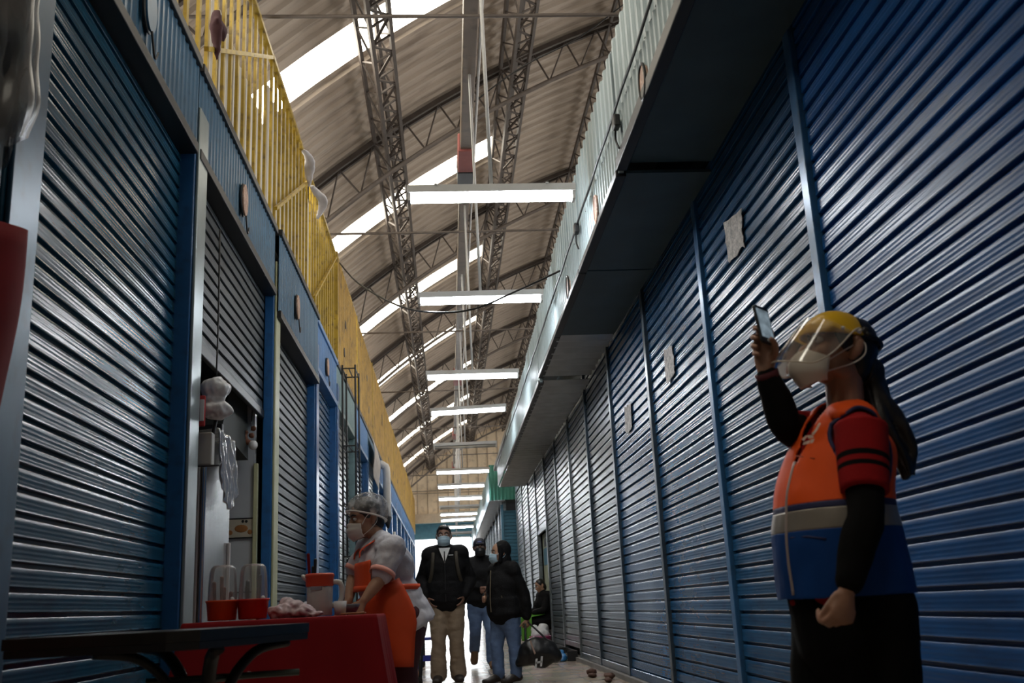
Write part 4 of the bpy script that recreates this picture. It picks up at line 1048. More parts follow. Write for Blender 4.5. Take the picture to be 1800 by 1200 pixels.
class Fig:
    """a standing figure described by its joints (world co-ordinates)"""
    def __init__(s, name, label, base, az, J, head, S=1., hands=None, cat='person', group=None):
        s.t = thing(name, label, cat, base, group); s.J = J; s.h = head; s.S = S; s.hands = hands or {}
        a = rad(az); s.F = V((math.cos(a), math.sin(a), 0)); s.L = V((-math.sin(a), math.cos(a), 0))
    def torso(s, m, e=0., top=True, girth=1., w=1.):
        J = s.J; S = s.S
        P = [J['pelvis'], J['pelvis'].lerp(J['waist'], .5), J['waist'], J['waist'].lerp(J['chest'], .5), J['chest'], J['chest'].lerp(J['neck'], .62)]
        R = [(.165*S*w+e, .115*S*girth+e), (.155*S*w+e, .115*S*girth+e), (.140*S*w+e, .108*S*girth+e), (.150*S*w+e, .112*S*girth+e), (.160*S*w+e, .112*S*girth+e), (.115*S*w+e, .075*S+e)]
        m.loft(P, R, ref=s.L, n=24, sub=3)
        for q in 'LR':
            m.loft([J['chest'].lerp(J['neck'], .75), J['sh'+q]], [(.06*S+e, .05*S+e), (.055*S+e, .055*S+e)], n=14, sub=1)
    def arm(s, m, q, e=0., to=1.0, frm=0., k=1.):
        J = s.J; S = s.S
        P = [J['sh'+q], J['sh'+q].lerp(J['el'+q], .5), J['el'+q], J['el'+q].lerp(J['wr'+q], .35), J['wr'+q]]
        R = [.052*S*k, .044*S*k, .037*S*k, .038*S*k, .024*S]
        P = crom(P, 4); R = crom([V((r, r, 0)) for r in R], 4)
        n = len(P); a = int(frm*(n-1)); b = int(to*(n-1))+1
        m.loft(P[a:b], [r.x+e for r in R[a:b]], n=14)
    def leg(s, m, q, e=0., to=1., flare=0.):
        J = s.J; S = s.S
        P = [J['hip'+q]+V((0, 0, .03)), J['hip'+q].lerp(J['kn'+q], .45), J['kn'+q], J['kn'+q].lerp(J['an'+q], .35), J['an'+q]]
        R = [.092*S, .078*S, .056*S, .054*S, .036*S+flare]
        P = crom(P, 4); R = crom([V((r, r, 0)) for r in R], 4)
        b = int(to*(len(P)-1))+1
        m.loft(P[:b], [r.x+e for r in R[:b]], n=16)
    def foot(s, m, q, e=0.):
        J = s.J; S = s.S; a = J['an'+q]; t = J['toe'+q]; d = (t-a); fl = V((d.x, d.y, 0)).normalized() if abs(d.z) < .9*d.length else V((0, 0, -1))
        up = V((0, 0, 1)) if abs(d.z) < .6*d.length else s.F*-1
        h = a-fl*.035*S-up*.035*S
        m.loft([h, a+fl*.05*S-up*.035*S, t-fl*.04*S-up*.008*S, t], [(.034*S+e, .036*S+e), (.040*S+e, .036*S+e), (.044*S+e, .026*S+e), (.036*S+e, .018*S+e)], ref=fl.cross(up), n=14, sub=2)
        m.loft([a+up*.04*S, h+fl*.04*S], [.036*S+e, .036*S+e], n=12)
    def body(s, m_, voxel=.010):
        m = MB(); s.torso(m)
        for q in 'LR':
            s.arm(m, q); s.leg(m, q); s.foot(m, q)
            if q in s.hands: hand(m, s.J['wr'+q], s=s.S, **s.hands[q])
        s.h.skull(m)
        m.loft([s.J['chest'].lerp(s.J['neck'], .7), s.J['neck'], s.h.p(0, -.012, -.06)], [.060*s.S, .052*s.S, .050*s.S], n=16, sub=2)
        return organic('body', m, m_, s.t, voxel, 3)
    def jacket(s, m_, e=.03, hem=.10, voxel=.012, wr=.010, sleeve=.97, collar=True, name='jacket', girth=1.05, w=1.03):
        m = MB(); s.torso(m, e, girth=girth, w=w)
        J = s.J
        d = (J['pelvis']-J['waist']).normalized()
        m.loft([J['waist'], J['pelvis'], J['pelvis']+d*hem], [(.155*s.S*w+e, .115*s.S*girth+e), (.172*s.S*w+e, .120*s.S*girth+e), (.170*s.S*w+e, .118*s.S*girth+e)], ref=s.L, n=24, sub=3, round_caps=False)
        for q in 'LR': s.arm(m, q, e*.75, sleeve)
        if collar: m.loft([J['neck']-V((0, 0, .03)), J['neck']+(s.h.C-J['neck']).normalized()*.035], [.072*s.S, .068*s.S], n=18)
        return organic(name, m, m_, s.t, voxel, 3, wr, 7, (1, 1, 1.6))
    def trousers(s, m_, e=.018, voxel=.012, wr=.007, to=1., flare=.02):
        m = MB(); J = s.J
        m.loft([J['waist'].lerp(J['pelvis'], .6), J['pelvis'], J['pelvis']-V((0, 0, .10*s.S))], [(.150*s.S+e, .105*s.S+e), (.165*s.S+e, .115*s.S+e), (.14*s.S+e, .10*s.S+e)], ref=s.L, n=22, sub=2)
        for q in 'LR': s.leg(m, q, e, to, flare)
        return organic('trousers', m, m_, s.t, voxel, 3, wr, 8, (1, 1, 2.2))
    def shoes(s, m_):
        for q in 'LR':
            m = MB(); s.foot(m, q, .010); organic('shoe', m, m_, s.t, .009, 2)

def bvh_of(o):
    M_ = Matrix.Translation(wloc(o)); return BVHTree.FromPolygons([M_ @ v.co for v in o.data.vertices], [tuple(p.vertices) for p in o.data.polygons])
def split_faces(o, keep, name, m_, parent):
    """a copy of o's skin holding only the faces whose centre passes keep()"""
    me = o.data.copy(); me.name = name; off = wloc(o)
    bm = bmesh.new(); bm.from_mesh(me)
    bmesh.ops.delete(bm, geom=[f for f in bm.faces if not keep(f.calc_center_median()+off)], context='FACES')
    bm.to_mesh(me); bm.free(); me.transform(Matrix.Translation(off-wloc(parent))); me.materials.clear(); me.materials.append(m_)
    n = bpy.data.objects.new(name, me); COL.objects.link(n); n.parent = parent
    return n
def bisect(o, co, no):
    """cut o's mesh along a world plane so that colour borders run straight"""
    off = wloc(o); bm = bmesh.new(); bm.from_mesh(o.data)
    bmesh.ops.bisect_plane(bm, geom=bm.verts[:]+bm.edges[:]+bm.faces[:], plane_co=V(co)-off, plane_no=no)
    bm.to_mesh(o.data); bm.free()

# ------------------------------------------------------------------ the woman in the orange vest
def woman_in_vest():
    Y0 = 2.83
    az = 192; a = rad(az); F = V((math.cos(a), math.sin(a), 0)); L = V((-math.sin(a), math.cos(a), 0))
    H = Head(atY(1476, 615, Y0), 184, 18, 0, 1.0)
    c = lambda x, y: atY(x, y, Y0)
    neck = c(1486, 716); chest = c(1478, 800); waist = c(1470, 900); pelv = c(1486, 1045)
    hip = c(1500, 1085)
    shL = atY(1514, 762, 2.66); elL = atY(1522, 905, 2.60); wrL = atY(1489, 1036, 2.58)
    shR = atY(1450, 766, 2.99); elR = atY(1384, 752, 2.87); wrR = atY(1346, 652, 2.83)
    J = dict(neck=neck, chest=chest, waist=waist, pelvis=pelv, shL=shL, shR=shR, elL=elL, elR=elR, wrL=wrL, wrR=wrR)
    for q, sg in (('L', 1), ('R', -1)):
        J['hip'+q] = hip+L*.10*sg+F*.0; 
        fx = V((hip.x, hip.y, 0))+L*.11*sg+F*(-.02 if q == 'L' else .05)
        J['kn'+q] = V((fx.x, fx.y, .42))+F*.02; J['an'+q] = V((fx.x, fx.y, .085))-F*.02; J['toe'+q] = V((fx.x, fx.y, .025))+F*.17
    S = .93
    phone = atY(1345, 571, 2.80)
    hands = {}
    f = Fig('person', 'person in orange and blue vest and yellow topped face shield holding up a phone', V((hip.x, hip.y, 0)), az, J, H, S)
    t = f.t
    # body
    m = MB(); f.torso(m, -.01)
    for q in 'LR': f.arm(m, q); f.leg(m, q); f.foot(m, q)
    H.skull(m)
    m.loft([chest.lerp(neck, .6), neck, H.p(0, -.018, -.05)], [.058, .054, .055], n=16, sub=2)
    # near hand: relaxed, half closed, back of the hand to the camera
    hand(m, wrL, (atY(1480, 1100, 2.58)-wrL).normalized()+F*.05, L*-.95+F*.1, F, ((52, 62, 40), (58, 66, 42), (62, 68, 44), (64, 68, 44)), .92, .01, (.88, .26, .38), 22)
    # far hand: wraps the phone, fingers on its left edge, thumb on its right edge
    D = (atY(1340, 592, 2.82)-wrR).normalized()
    vdir = (phone-CPOS).normalized(); right = V((1, -.2, 0)).normalized()
    m.loft([wrR+(elR-wrR).normalized()*.02, wrR, atY(1345, 632, 2.838), atY(1344, 604, 2.846), atY(1345, 580, 2.846)], [(.024, .019), (.025, .018), (.033, .017), (.034, .014), (.026, .011)], ref=right, n=16, sub=2)
    for i, (y_, x_) in enumerate(((576, 1328), (592, 1325), (607, 1325), (620, 1328))):
        m.loft([atY(1350, y_+5, 2.845), atY(x_+9, y_+1, 2.846), atY(x_, y_, 2.828), atY(x_-1, y_+1, 2.806), atY(x_+5, y_+2, 2.789)], [.0095, .0095, .0090, .0085, .0072], n=10, sub=3)
    m.loft([atY(1352, 640, 2.832), atY(1361, 622, 2.815), atY(1362, 606, 2.795), atY(1356, 596, 2.782)], [.015, .0125, .0110, .0085], n=12, sub=3)
    organic('body', m, SKIN, t, .0045, 3)
    H.eyes(t)
    # hair with pony tail
    m = MB()
    m.ball(H.p(0, -.026, .022), H.r(.079, .088, .092), H.A, 26, 18)
    m.ball(H.p(0, -.055, -.035), H.r(.062, .052, .060), H.A, 20, 14)
    for q in (-1, 1): m.loft([H.p(q*.068, .045, .05), H.p(q*.073, .032, .015), H.p(q*.074, .015, -.022)], [(.010, .022), (.010, .020), (.006, .009)], ref=H.L, n=10, sub=2)
    organic('hair', m, M_hair, t, .006, 3, .003, 26, (1, 1, .4))
    m = MB()
    m.loft([H.p(0, -.098, -.035), atY(1538, 690, Y0+.02), atY(1548, 730, Y0+.02), atY(1572, 775, Y0), atY(1592, 812, Y0), atY(1592, 838, Y0)], [(.045, .038), (.043, .037), (.050, .040), (.050, .038), (.034, .028), (.015, .013)], n=16, sub=4)
    for k in range(7):
        ww = V((random.uniform(-.018, .03), random.uniform(-.04, .04), random.uniform(-.03, .03)))
        m.loft([H.p(0, -.10, -.04), atY(1550, 730, Y0)+ww, atY(1583, 785, Y0)+ww*1.2, atY(1598+random.uniform(-16, 8), 842+random.uniform(-22, 4), Y0)+ww], [.016, .020, .016, .005], n=8, sub=4)
    organic('ponytail', m, M_hair, t, .006, 2, .006, 26, (1, 1, .35))
    m = MB(); ring = [H.p(0, -.105, -.045)+H.A @ V((.040*math.cos(i*PI/8), .012, .034*math.sin(i*PI/8))) for i in range(17)]
    m.tube(ring, .008, 6); m.build('hair_tie', M_black, t, True)
    # mask
    m = MB()
    def kn(u, v):
        th = rad(-74+148*u); k = math.sin(PI*min(1, max(0, .10+.86*v)))
        ff = .028+(.070+.044*k*max(0, math.cos(th))**1.2)*math.cos(th)
        uu = -.036-.116*v-.018*abs(math.sin(th))**1.5*(1-v)+.034*abs(math.sin(th))**2*v*v
        return H.p(.070*math.sin(th)*(1-.12*abs(2*v-1)-.25*max(0, v-.6)), ff*(1 if v < .7 else 1-(v-.7)*.45), uu)
    m.sheet(30, 20, kn); o = m.build('face_mask', M_mask, t, True); mod_solid(o, .003, 1)
    for q in (-1, 1):
        m = MB(); m.loft([H.p(q*.064, .050, -.062), H.p(q*.077, .01, -.02), H.p(q*.086, -.03, .012), H.p(q*.088, -.042, -.02), H.p(q*.080, -.018, -.055), H.p(q*.058, .050, -.098)], [.0022]*6, n=6, sub=4); m.build('ear_loop', M_mask, o, True)
    # yellow crown
    m = MB(); nu, nv = 56, 30; vs = []; fs = []
    def crown(u, v):
        th = rad(-128+256*u); 
        lo = .012+.02*(1-math.cos(th))*.9
        cr = (.097, .112, .116); cf = .012
        # elevation from the brim up to the top
        e0 = math.asin(max(-1, min(1, lo/cr[2]))); e = e0+(PI/2-e0)*v
        return H.p(cr[0]*math.cos(e)*math.sin(th)*.92, cf+cr[1]*math.cos(e)*math.cos(th)*(1 if math.cos(th) > 0 else .82), cr[2]*math.sin(e)*.97)
    m.sheet(nu, nv, crown)
    M_crown = mat('yellow_visor_plastic', (.68, .40, .01), .32, 0, .04)
    o = m.build('visor_crown', M_crown, t, True); mod_solid(o, .004, 1)
    m = MB(); m.tube([crown(i/60, 0.0) for i in range(61)], .0045, 8); m.build('crown_brim', M_crown, t, True)
    for q in (-1, 1):
        for fz, uz in ((.040, .032), (-.012, .040)): MB().ball(H.p(q*.0945*(1 if fz > 0 else 1.0), fz, uz), .0055).build('rivet', M_white, t, True)
        MB().ball(H.p(q*.094, -.030, .045), H.r(.006, .013, .013), H.A).build('pivot_knob', M_black, t, True)
    m = MB(); m.tube([H.p(.098*math.sin(th_), -.012+.104*math.cos(th_), .036) for th_ in [rad(100+160*i/20) for i in range(21)]], .007, 8); m.build('head_band', M_black, t, True)
    # clear shield
    def sh(u, v):
        th = rad(-104+208*u); ath = abs(math.degrees(th))
        k = max(0, min(1, (ath-52)/52)); k = k*k*(3-2*k)
        top = V((.098*math.sin(th), .014+.116*math.cos(th), .030+.03*max(0, math.cos(th))))
        bl = -.104+.152*k
        w = (top.z-bl)/.16
        bot = V(((.098+.022*w)*math.sin(th), .014+(.116+.066*w)*math.cos(th), bl))
        p = top.lerp(bot, v); rr = .0012*math.sin(th*9)
        return H.p(p.x*(1+rr*4), p.y+rr, p.z)
    m = MB(); m.sheet(70, 14, sh); shield = m.build('clear_shield', clear_mat('visor_clear', (.94, .92, .86), .12, .10, 1.45, .07), t, True)
    rim = [sh(i/80, 1.0) for i in range(81)]
    m = MB(); m.tube(rim, .0026, 6); m.build('shield_rim', mat('rim_plastic', (.62, .56, .46), .3), shield, True)
    # red shirt and sleeves
    m = MB(); zb_ = atY(1400, 1052, 2.75).z-.022
    m.loft([V((pelv.x, pelv.y, zb_))-F*.03, pelv-F*.005, waist, waist.lerp(chest, .5), chest, chest.lerp(neck, .62)], [(.195, .158), (.185, .160), (.160, .140), (.160, .130), (.160, .122), (.115, .075)], ref=L, n=24, sub=3, round_caps=False)
    for s_ in (shL, shR): m.loft([chest.lerp(neck, .75), s_], [(.06, .052), (.058, .058)], n=14)
    m.loft([neck-V((0, 0, .06)), neck-V((0, 0, .022))], [.078, .068], n=18, round_caps=False)
    M_red = mat('red_knit', (.30, .010, .012), .9, 0, .12, 12, bump=.2, bscale=180, spec=.15)
    M_blk = mat('black_knit', (.005, .005, .0055), .9, spec=.12)
    organic('red_shirt', m, M_red, t, .008, 3, .003, 9)
    def sleeve(q, nm, frac, ex, bands):
        m = MB(); P = [J['sh'+q]+(J['sh'+q]-J['el'+q]).normalized()*.02, J['sh'+q].lerp(J['el'+q], .5), J['el'+q], J['el'+q].lerp(J['wr'+q], .35), J['wr'+q]]
        R = [.060, .055, .046, .044, .032]
        P = crom(P, 10); R = [r.x for r in crom([V((r, r, 0)) for r in R], 10)]
        b = int(frac*(len(P)-1)); P = P[:b+1]; R = [r+ex for r in R[:b+1]]
        n = 22
        m.loft(P, R, n=n, round_caps=False)
        m.mi = [0]*len(m.f)
        for i in range(len(P)-1):
            for lo, hi in bands:
                if lo <= i/(len(P)-1) < hi:
                    for k in range(n): m.mi[i*n+k] = 1
        return m.build(nm, [M_red, M_blk], t, True)
    sleeve('L', 'striped_sleeve', .36, .012, ((.30, .325), (.43, .54), (.63, .655), (.87, .895)))
    sleeve('R', 'striped_sleeve', .36, .010, ((.42, .56), (.66, .70)))
    for q in 'LR':
        m = MB(); f.arm(m, q, .012, .96, .12, 1.06); organic('under_sleeve', m, M_blk, t, .007, 3, .004, 14)
    m = MB(); m.loft([wrR.lerp(elR, .16), wrR.lerp(elR, .02)], [(.034, .034), (.036, .036)], n=18, round_caps=False); m.build('sleeve_cuff', mat('maroon_cuff', (.09, .012, .02), .85), t, True)
    # trousers
    m = MB(); m.loft([waist.lerp(pelv, .5), pelv, pelv-V((0, 0, .12))], [(.17, .14), (.18, .155), (.165, .145)], ref=L, n=24, sub=2)
    for q in 'LR': f.leg(m, q, .030, 1, .03)
    organic('trousers', m, mat('black_trousers', (.0045, .0045, .005), .9, spec=.10), t, .01, 3, .004, 8)
    f.shoes(M_shoe)
    # vest: one skin cut into its coloured panels
    m = MB()
    rr = [(1486, 735, .135, .085), (1478, 770, .165, .118), (1478, 805, .178, .140), (1469, 850, .186, .152), (1466, 895, .192, .166), (1471, 950, .200, .180), (1480, 1000, .204, .184), (1487, 1040, .206, .186), (1489, 1058, .206, .186)]
    m.loft([c(x, y) for x, y, *_ in rr], [(p_, q_*.94) for *_, p_, q_ in rr], ref=L, n=30, sub=3, round_caps=False)
    for sg, s_ in ((1, shL), (-1, shR)):
        e_ = s_+V((0, 0, .045)); b_ = neck+V((0, 0, -.005)); m.loft([b_.lerp(e_, .30), b_.lerp(e_, .62), b_.lerp(e_, .86)], [(.064, .034), (.066, .030), (.052, .026)], ref=F, n=16, sub=2)
    tmp = organic('vest_form', m, M_red, None, .008, 4, .008, 8, (1, 1, .7))
    z1 = atY(1400, 887, 2.75).z; z2 = z1-.018; z3 = z2-.056; zh = atY(1400, 1052, 2.75).z
    for z in (z1, z2, z3, zh): bisect(tmp, (0, 0, z), (0, 0, 1))
    def armhole(p):
        for sg, s_ in ((1, shL), (-1, shR)):
            q = p-(s_+V((0, 0, -.045))+F*-.008); lat = q.dot(L)*sg; 
            if lat > -.075 and (q.dot(F)/.070)**2+((q.z)/.120)**2 < 1: return True
        return False
    def neckhole(p):
        q = p-neck; return (q.dot(L)**2+(q.dot(F)-.02)**2) < .070**2 and q.z > -.12 or (q.dot(F) > .02 and abs(q.dot(L)) < .010+.16*max(0, q.z+.17) and q.z > -.17)
    ok = lambda p: not armhole(p) and not neckhole(p)
    M_or = mat('orange_vest', (.86, .095, .008), .62, 0, .08, 5, spec=.25)
    M_nb = mat('royal_blue_vest', (.005, .050, .22), .7, 0, .15, 5, spec=.2)
    M_navy = mat('navy_trim', (.012, .016, .075), .7)
    M_sil = mat('reflective_tape', (.30, .27, .235), .42, .35, .15, 6)
    pv = split_faces(tmp, lambda p: p.z > z1 and ok(p), 'vest_body', M_or, t)
    pn = split_faces(tmp, lambda p: z2 < p.z <= z1, 'navy_strip', M_navy, t)
    ps = split_faces(tmp, lambda p: z3 < p.z <= z2, 'reflective_band', M_sil, t)
    pb = split_faces(tmp, lambda p: zh < p.z <= z3, 'blue_skirt', M_nb, t)
    bv = bvh_of(tmp)
    for o in (pv, pn, ps, pb): mod_solid(o, .006, 1); o.data.polygons.foreach_set('use_smooth', [True]*len(o.data.polygons))
    # armhole binding, zip, pocket welt, chest marks: laid on the vest
    def snap(p, d):
        h = bv.ray_cast(p-d*.6, d); return h[0] if h[0] else None
    for sg, s_ in ((1, shL), (-1, shR)):
        pts = []
        for i in range(41):
            a_ = 2*PI*i/40; p = s_+V((0, 0, -.045))+F*(-.008+.070*math.cos(a_))+V((0, 0, .120*math.sin(a_)))
            h = snap(p, -L*sg)
            if h: pts.append(h+L*sg*.004)
        m = MB(); m.tube(pts, .0065, 6); m.build('armhole_binding', M_navy, t, True)
    pts = []
    for i in range(30):
        z = neck.z-.16-(neck.z-.16-zh-.01)*i/29; p = V((chest.x, chest.y, z))+L*.006
        h = snap(p, -F)
        if h: pts.append(h+F*.006)
    m = MB(); m.tube(pts, .0048, 6); m.build('zip', mat('zip_teeth', (.5, .42, .40), .4, .3), t, True)
    def patch(pxs, nm, m_, off=.013):
        P = []
        for px, py in pxs:
            h = bv.ray_cast(CPOS, ray(px, py).normalized())
            if h[0]: P.append(h[0]-ray(px, py).normalized()*off)
        if len(P) >= 3: return MB().prism(P, ray(*pxs[0]).normalized()*.002).build(nm, m_, t)
    M_mark = mat('vest_print', (.85, .60, .50), .7, 0, .2, 60)
    patch([(1426, 762), (1431, 757), (1440, 742), (1443, 744), (1436, 757), (1430, 765)], 'chest_stripe', M_mark)
    for k, q in enumerate((((1409, 772), (1416, 765), (1420, 766), (1413, 775)), ((1419, 765), (1428, 764), (1431, 769), (1421, 771)), ((1412, 777), (1424, 773), (1423, 779), (1411, 782)), ((1425, 772), (1432, 771), (1429, 778), (1424, 779)))): patch(q, 'chest_emblem', M_mark)
    m = MB(); P = []
    for px, py in ((1392, 800), (1410, 803), (1432, 806)):
        h = bv.ray_cast(CPOS, ray(px, py).normalized())
        if h[0]: P.append(h[0]-ray(px, py).normalized()*.008)
    m.tube(P, .003, 6); m.build('pocket_welt', mat('orange_seam', (.5, .06, .01), .7), t, True)
    m = MB(); P = []
    for px, py in ((1390, 945), (1420, 943), (1452, 947)):
        h = bv.ray_cast(CPOS, ray(px, py).normalized())
        if h[0]: P.append(h[0]-ray(px, py).normalized()*.008)
    m.tube(P, .003, 6); m.build('pocket_welt', M_navy, t, True)
    bpy.data.objects.remove(tmp)
    # the phone, a thing of its own
    n = V((.58, -.78, .22)).normalized(); up = V((.0, .22, .97)); up = (up-n*up.dot(n)).normalized(); rt = up.cross(n)
    A = Matrix((rt, up, n)).transposed()
    def P3(x, y, z): return phone+A @ V((x, y, z))
    tp = thing('smartphone', 'black smartphone held up in the raised hand of the person in the orange vest', 'phone', phone)
    def slab(w, h, z0, z1, r, cx=0, cy=0):
        pts = []
        for qx, qy, a0 in ((1, 1, 0), (-1, 1, 90), (-1, -1, 180), (1, -1, 270)):
            for k in range(6):
                a_ = rad(a0+18*k); pts.append(P3(cx+qx*(w/2-r)+r*math.cos(a_), cy+qy*(h/2-r)+r*math.sin(a_), z0))
        return MB().prism(pts, n*(z1-z0))
    slab(.064, .128, -.008, 0, .008).build('phone_case', M_black, tp)
    scr = slab(.055, .098, .0, .0012, .002, 0, .004).build('screen', emit_mat('screen_glow', (.35, .45, .52), .55, .6, 30), tp)
    slab(.012, .010, .0, .0015, .004, 0, -.054).build('home_button', mat('button_grey', (.5, .55, .6), .3), tp)
woman_in_vest()

# ------------------------------------------------------------------ vendor at the red table
def vendor():
    Y0 = 6.14; az = 196; a = rad(az); F = V((math.cos(a), math.sin(a), 0)); L = V((-math.sin(a), math.cos(a), 0))
    c = lambda x, y, Y=Y0: atY(x, y, Y)
    H = Head(c(643, 909), 205, -10, 0, 1.05)
    J = dict(neck=c(668, 948), chest=c(676, 985), waist=c(680, 1032), pelvis=c(702, 1082))
    J['shL'] = c(690, 964, 5.93); J['elL'] = c(668, 1018, 5.86); J['wrL'] = c(639, 1056, 5.80)
    J['shR'] = c(648, 962, 6.25); J['elR'] = c(622, 1012, 6.24); J['wrR'] = c(612, 1058, 6.10)
    hip = c(703, 1095)
    for q, sg in (('L', 1), ('R', -1)):
        J['hip'+q] = hip+L*.095*sg; fx = V((hip.x, hip.y, 0))+L*.10*sg+F*(.03 if q == 'R' else -.02)
        J['kn'+q] = V((fx.x, fx.y, .43))+F*.03; J['an'+q] = V((fx.x, fx.y, .085)); J['toe'+q] = V((fx.x, fx.y, .025))+F*.17
    dn = V((0, 0, -1))
    f = Fig('person', 'person in hairnet, white blouse and orange apron serving at the red table', V((hip.x, hip.y, 0)), az, J, H, 1.0,
            {'L': dict(D=F*.55+dn*.85, N=-L*.6+F*-.3+dn*.4, T=F*.8-L*.3, curl=(22, 30, 22)), 'R': dict(D=F*.6+dn*.8, N=L*.5+dn*.5, T=F, curl=(25, 30, 20))})
    t = f.t
    f.body(SKIN2, .007); H.eyes(t); H.surgical(t, M_mask, -.018, -.122)
    m = MB(); m.ball(H.p(0, -.010, .030), H.r(.080, .094, .090), H.A); m.ball(H.p(0, -.06, -.04), H.r(.06, .045, .05), H.A); organic('hair', m, M_hair, t, .009, 2)
    # hair net: puffed translucent cap with an elastic rim
    m = MB()
    def net(u, v):
        th = 2*PI*u; e0 = .24-.95*(.5-.5*math.cos(th)); e = e0+(PI/2-e0)*v
        k = 1+.05*math.sin(5*th+2)*math.sin(PI*v)+.07*noise.noise(V((math.cos(th)*4, math.sin(th)*4, v*7)))
        return H.p(.104*k*math.cos(e)*math.sin(th), -.018+.125*k*math.cos(e)*math.cos(th), .028+.112*k*math.sin(e))
    m.sheet(48, 20, net); gz = clear_mat('net_gauze', (.84, .82, .81), .0, .5, 1.001, .15); nt_ = gz.node_tree
    nz_ = nt_.nodes.new('ShaderNodeTexNoise'); nz_.inputs['Scale'].default_value = 22; nz_.inputs['Detail'].default_value = 8; tc_ = nt_.nodes.new('ShaderNodeTexCoord'); nt_.links.new(tc_.outputs['Object'], nz_.inputs['Vector'])
    mr_ = nt_.nodes.new('ShaderNodeMapRange'); mr_.inputs['From Min'].default_value = .35; mr_.inputs['From Max'].default_value = .65; mr_.inputs['To Min'].default_value = .10; mr_.inputs['To Max'].default_value = .48; nt_.links.new(nz_.outputs['Fac'], mr_.inputs['Value'])
    nt_.links.new(mr_.outputs[0], [n for n in nt_.nodes if n.type == 'MIX_SHADER'][-1].inputs[0])
    o = m.build('hair_net', gz, t, True)
    m = MB(); m.tube([net(i/48, 0) for i in range(49)], .006, 6); m.build('net_elastic', M_mask, t, True)
    # blouse
    M_bl = mat('white_blouse', (.56, .55, .60), .75, 0, .06, 8, bump=.1, bscale=60)
    M_or = mat('orange_apron', (.78, .085, .015), .6, 0, .07, 6)
    m = MB(); f.torso(m, .022, girth=1.30, w=1.08)
    m.loft([J['waist'], J['pelvis'], J['pelvis']-V((0, 0, .075))-F*.03], [(.172, .165), (.20, .185), (.215, .195)], ref=L, n=24, sub=3, round_caps=False)
    for q in 'LR': f.arm(m, q, .024, .42, 0, 1.1)
    organic('blouse', m, M_bl, t, .008, 3, .013, 9, (1, 1, 1.3))
    for q in 'LR':
        e = J['sh'+q].lerp(J['el'+q], .80); d = (J['el'+q]-J['sh'+q]).normalized()
        m = MB(); m.loft([e-d*.014, e+d*.014], [.074, .075], n=20, round_caps=False, cap=False); o = m.build('cuff_trim', mat('pink_trim', (.72, .32, .26), .7), t, True); mod_solid(o, .004)
    for sg in (1, -1):
        m = MB(); m.prism([J['neck']+F*.062+L*.02*sg, J['neck']+F*.05+L*.085*sg+V((0, 0, .0)), J['neck']+F*.11+L*.075*sg-V((0, 0, .065)), J['neck']+F*.115+L*.03*sg-V((0, 0, .05))], (0, 0, .008)); m.build('collar', M_bl, t)
        m = MB(); m.tube([J['neck']+F*.118+L*.028*sg-V((0, 0, .05)), J['neck']+F*.115+L*.077*sg-V((0, 0, .066))], .004, 6); m.build('collar_trim', mat('pink_trim', (1, 1, 1)), t, True)
    # apron: bib and skirt as open shells
    m = MB(); m.loft([J['chest'].lerp(J['neck'], .1), J['chest'], J['chest'].lerp(J['waist'], .5), J['waist']], [(.19, .165), (.20, .176), (.20, .182), (.20, .19)], ref=L, n=18, sub=3, a0=rad(-138), a1=rad(-42))
    o = m.build('apron_bib', M_or, t, True); mod_solid(o, .006)
    m = MB(); hp = J['pelvis']
    m.loft([J['waist']+V((0, 0, .01)), hp, hp-V((0, 0, .12))+F*.01, hp-V((0, 0, .28))+F*.02], [(.205, .195), (.23, .212), (.235, .215), (.24, .20)], ref=L, n=26, sub=3, a0=rad(-180), a1=rad(12))
    o = m.build('apron_skirt', M_or, t, True); mod_solid(o, .006)
    m = MB(); m.loft([J['waist']+V((0, 0, -.02)), J['waist']+V((0, 0, .012))], [(.206, .197), (.203, .195)], ref=L, n=30, round_caps=False, cap=False); o = m.build('apron_tie', M_or, t, True); mod_solid(o, .005)
    for sg in (1, -1):
        m = MB(); m.loft([J['chest']+F*.168+L*.085*sg+V((0, 0, .02)), J['chest'].lerp(J['neck'], .55)+F*.135+L*.08*sg, J['neck']+L*.075*sg+V((0, 0, .015))], [(.014, .004)]*3, ref=L, n=8, sub=4); m.build('apron_strap', M_or, t, True)
    m = MB(); m.loft([J['waist'].lerp(hp, .5), hp, hp-V((0, 0, .12))], [(.16, .14), (.19, .17), (.16, .15)], ref=L, n=22, sub=2)
    for q in 'LR': f.leg(m, q, .030, 1, .02)
    organic('trousers', m, mat('maroon_trousers', (.075, .022, .030), .8), t, .011, 3, .004, 8)
    f.shoes(M_shoe)
vendor()

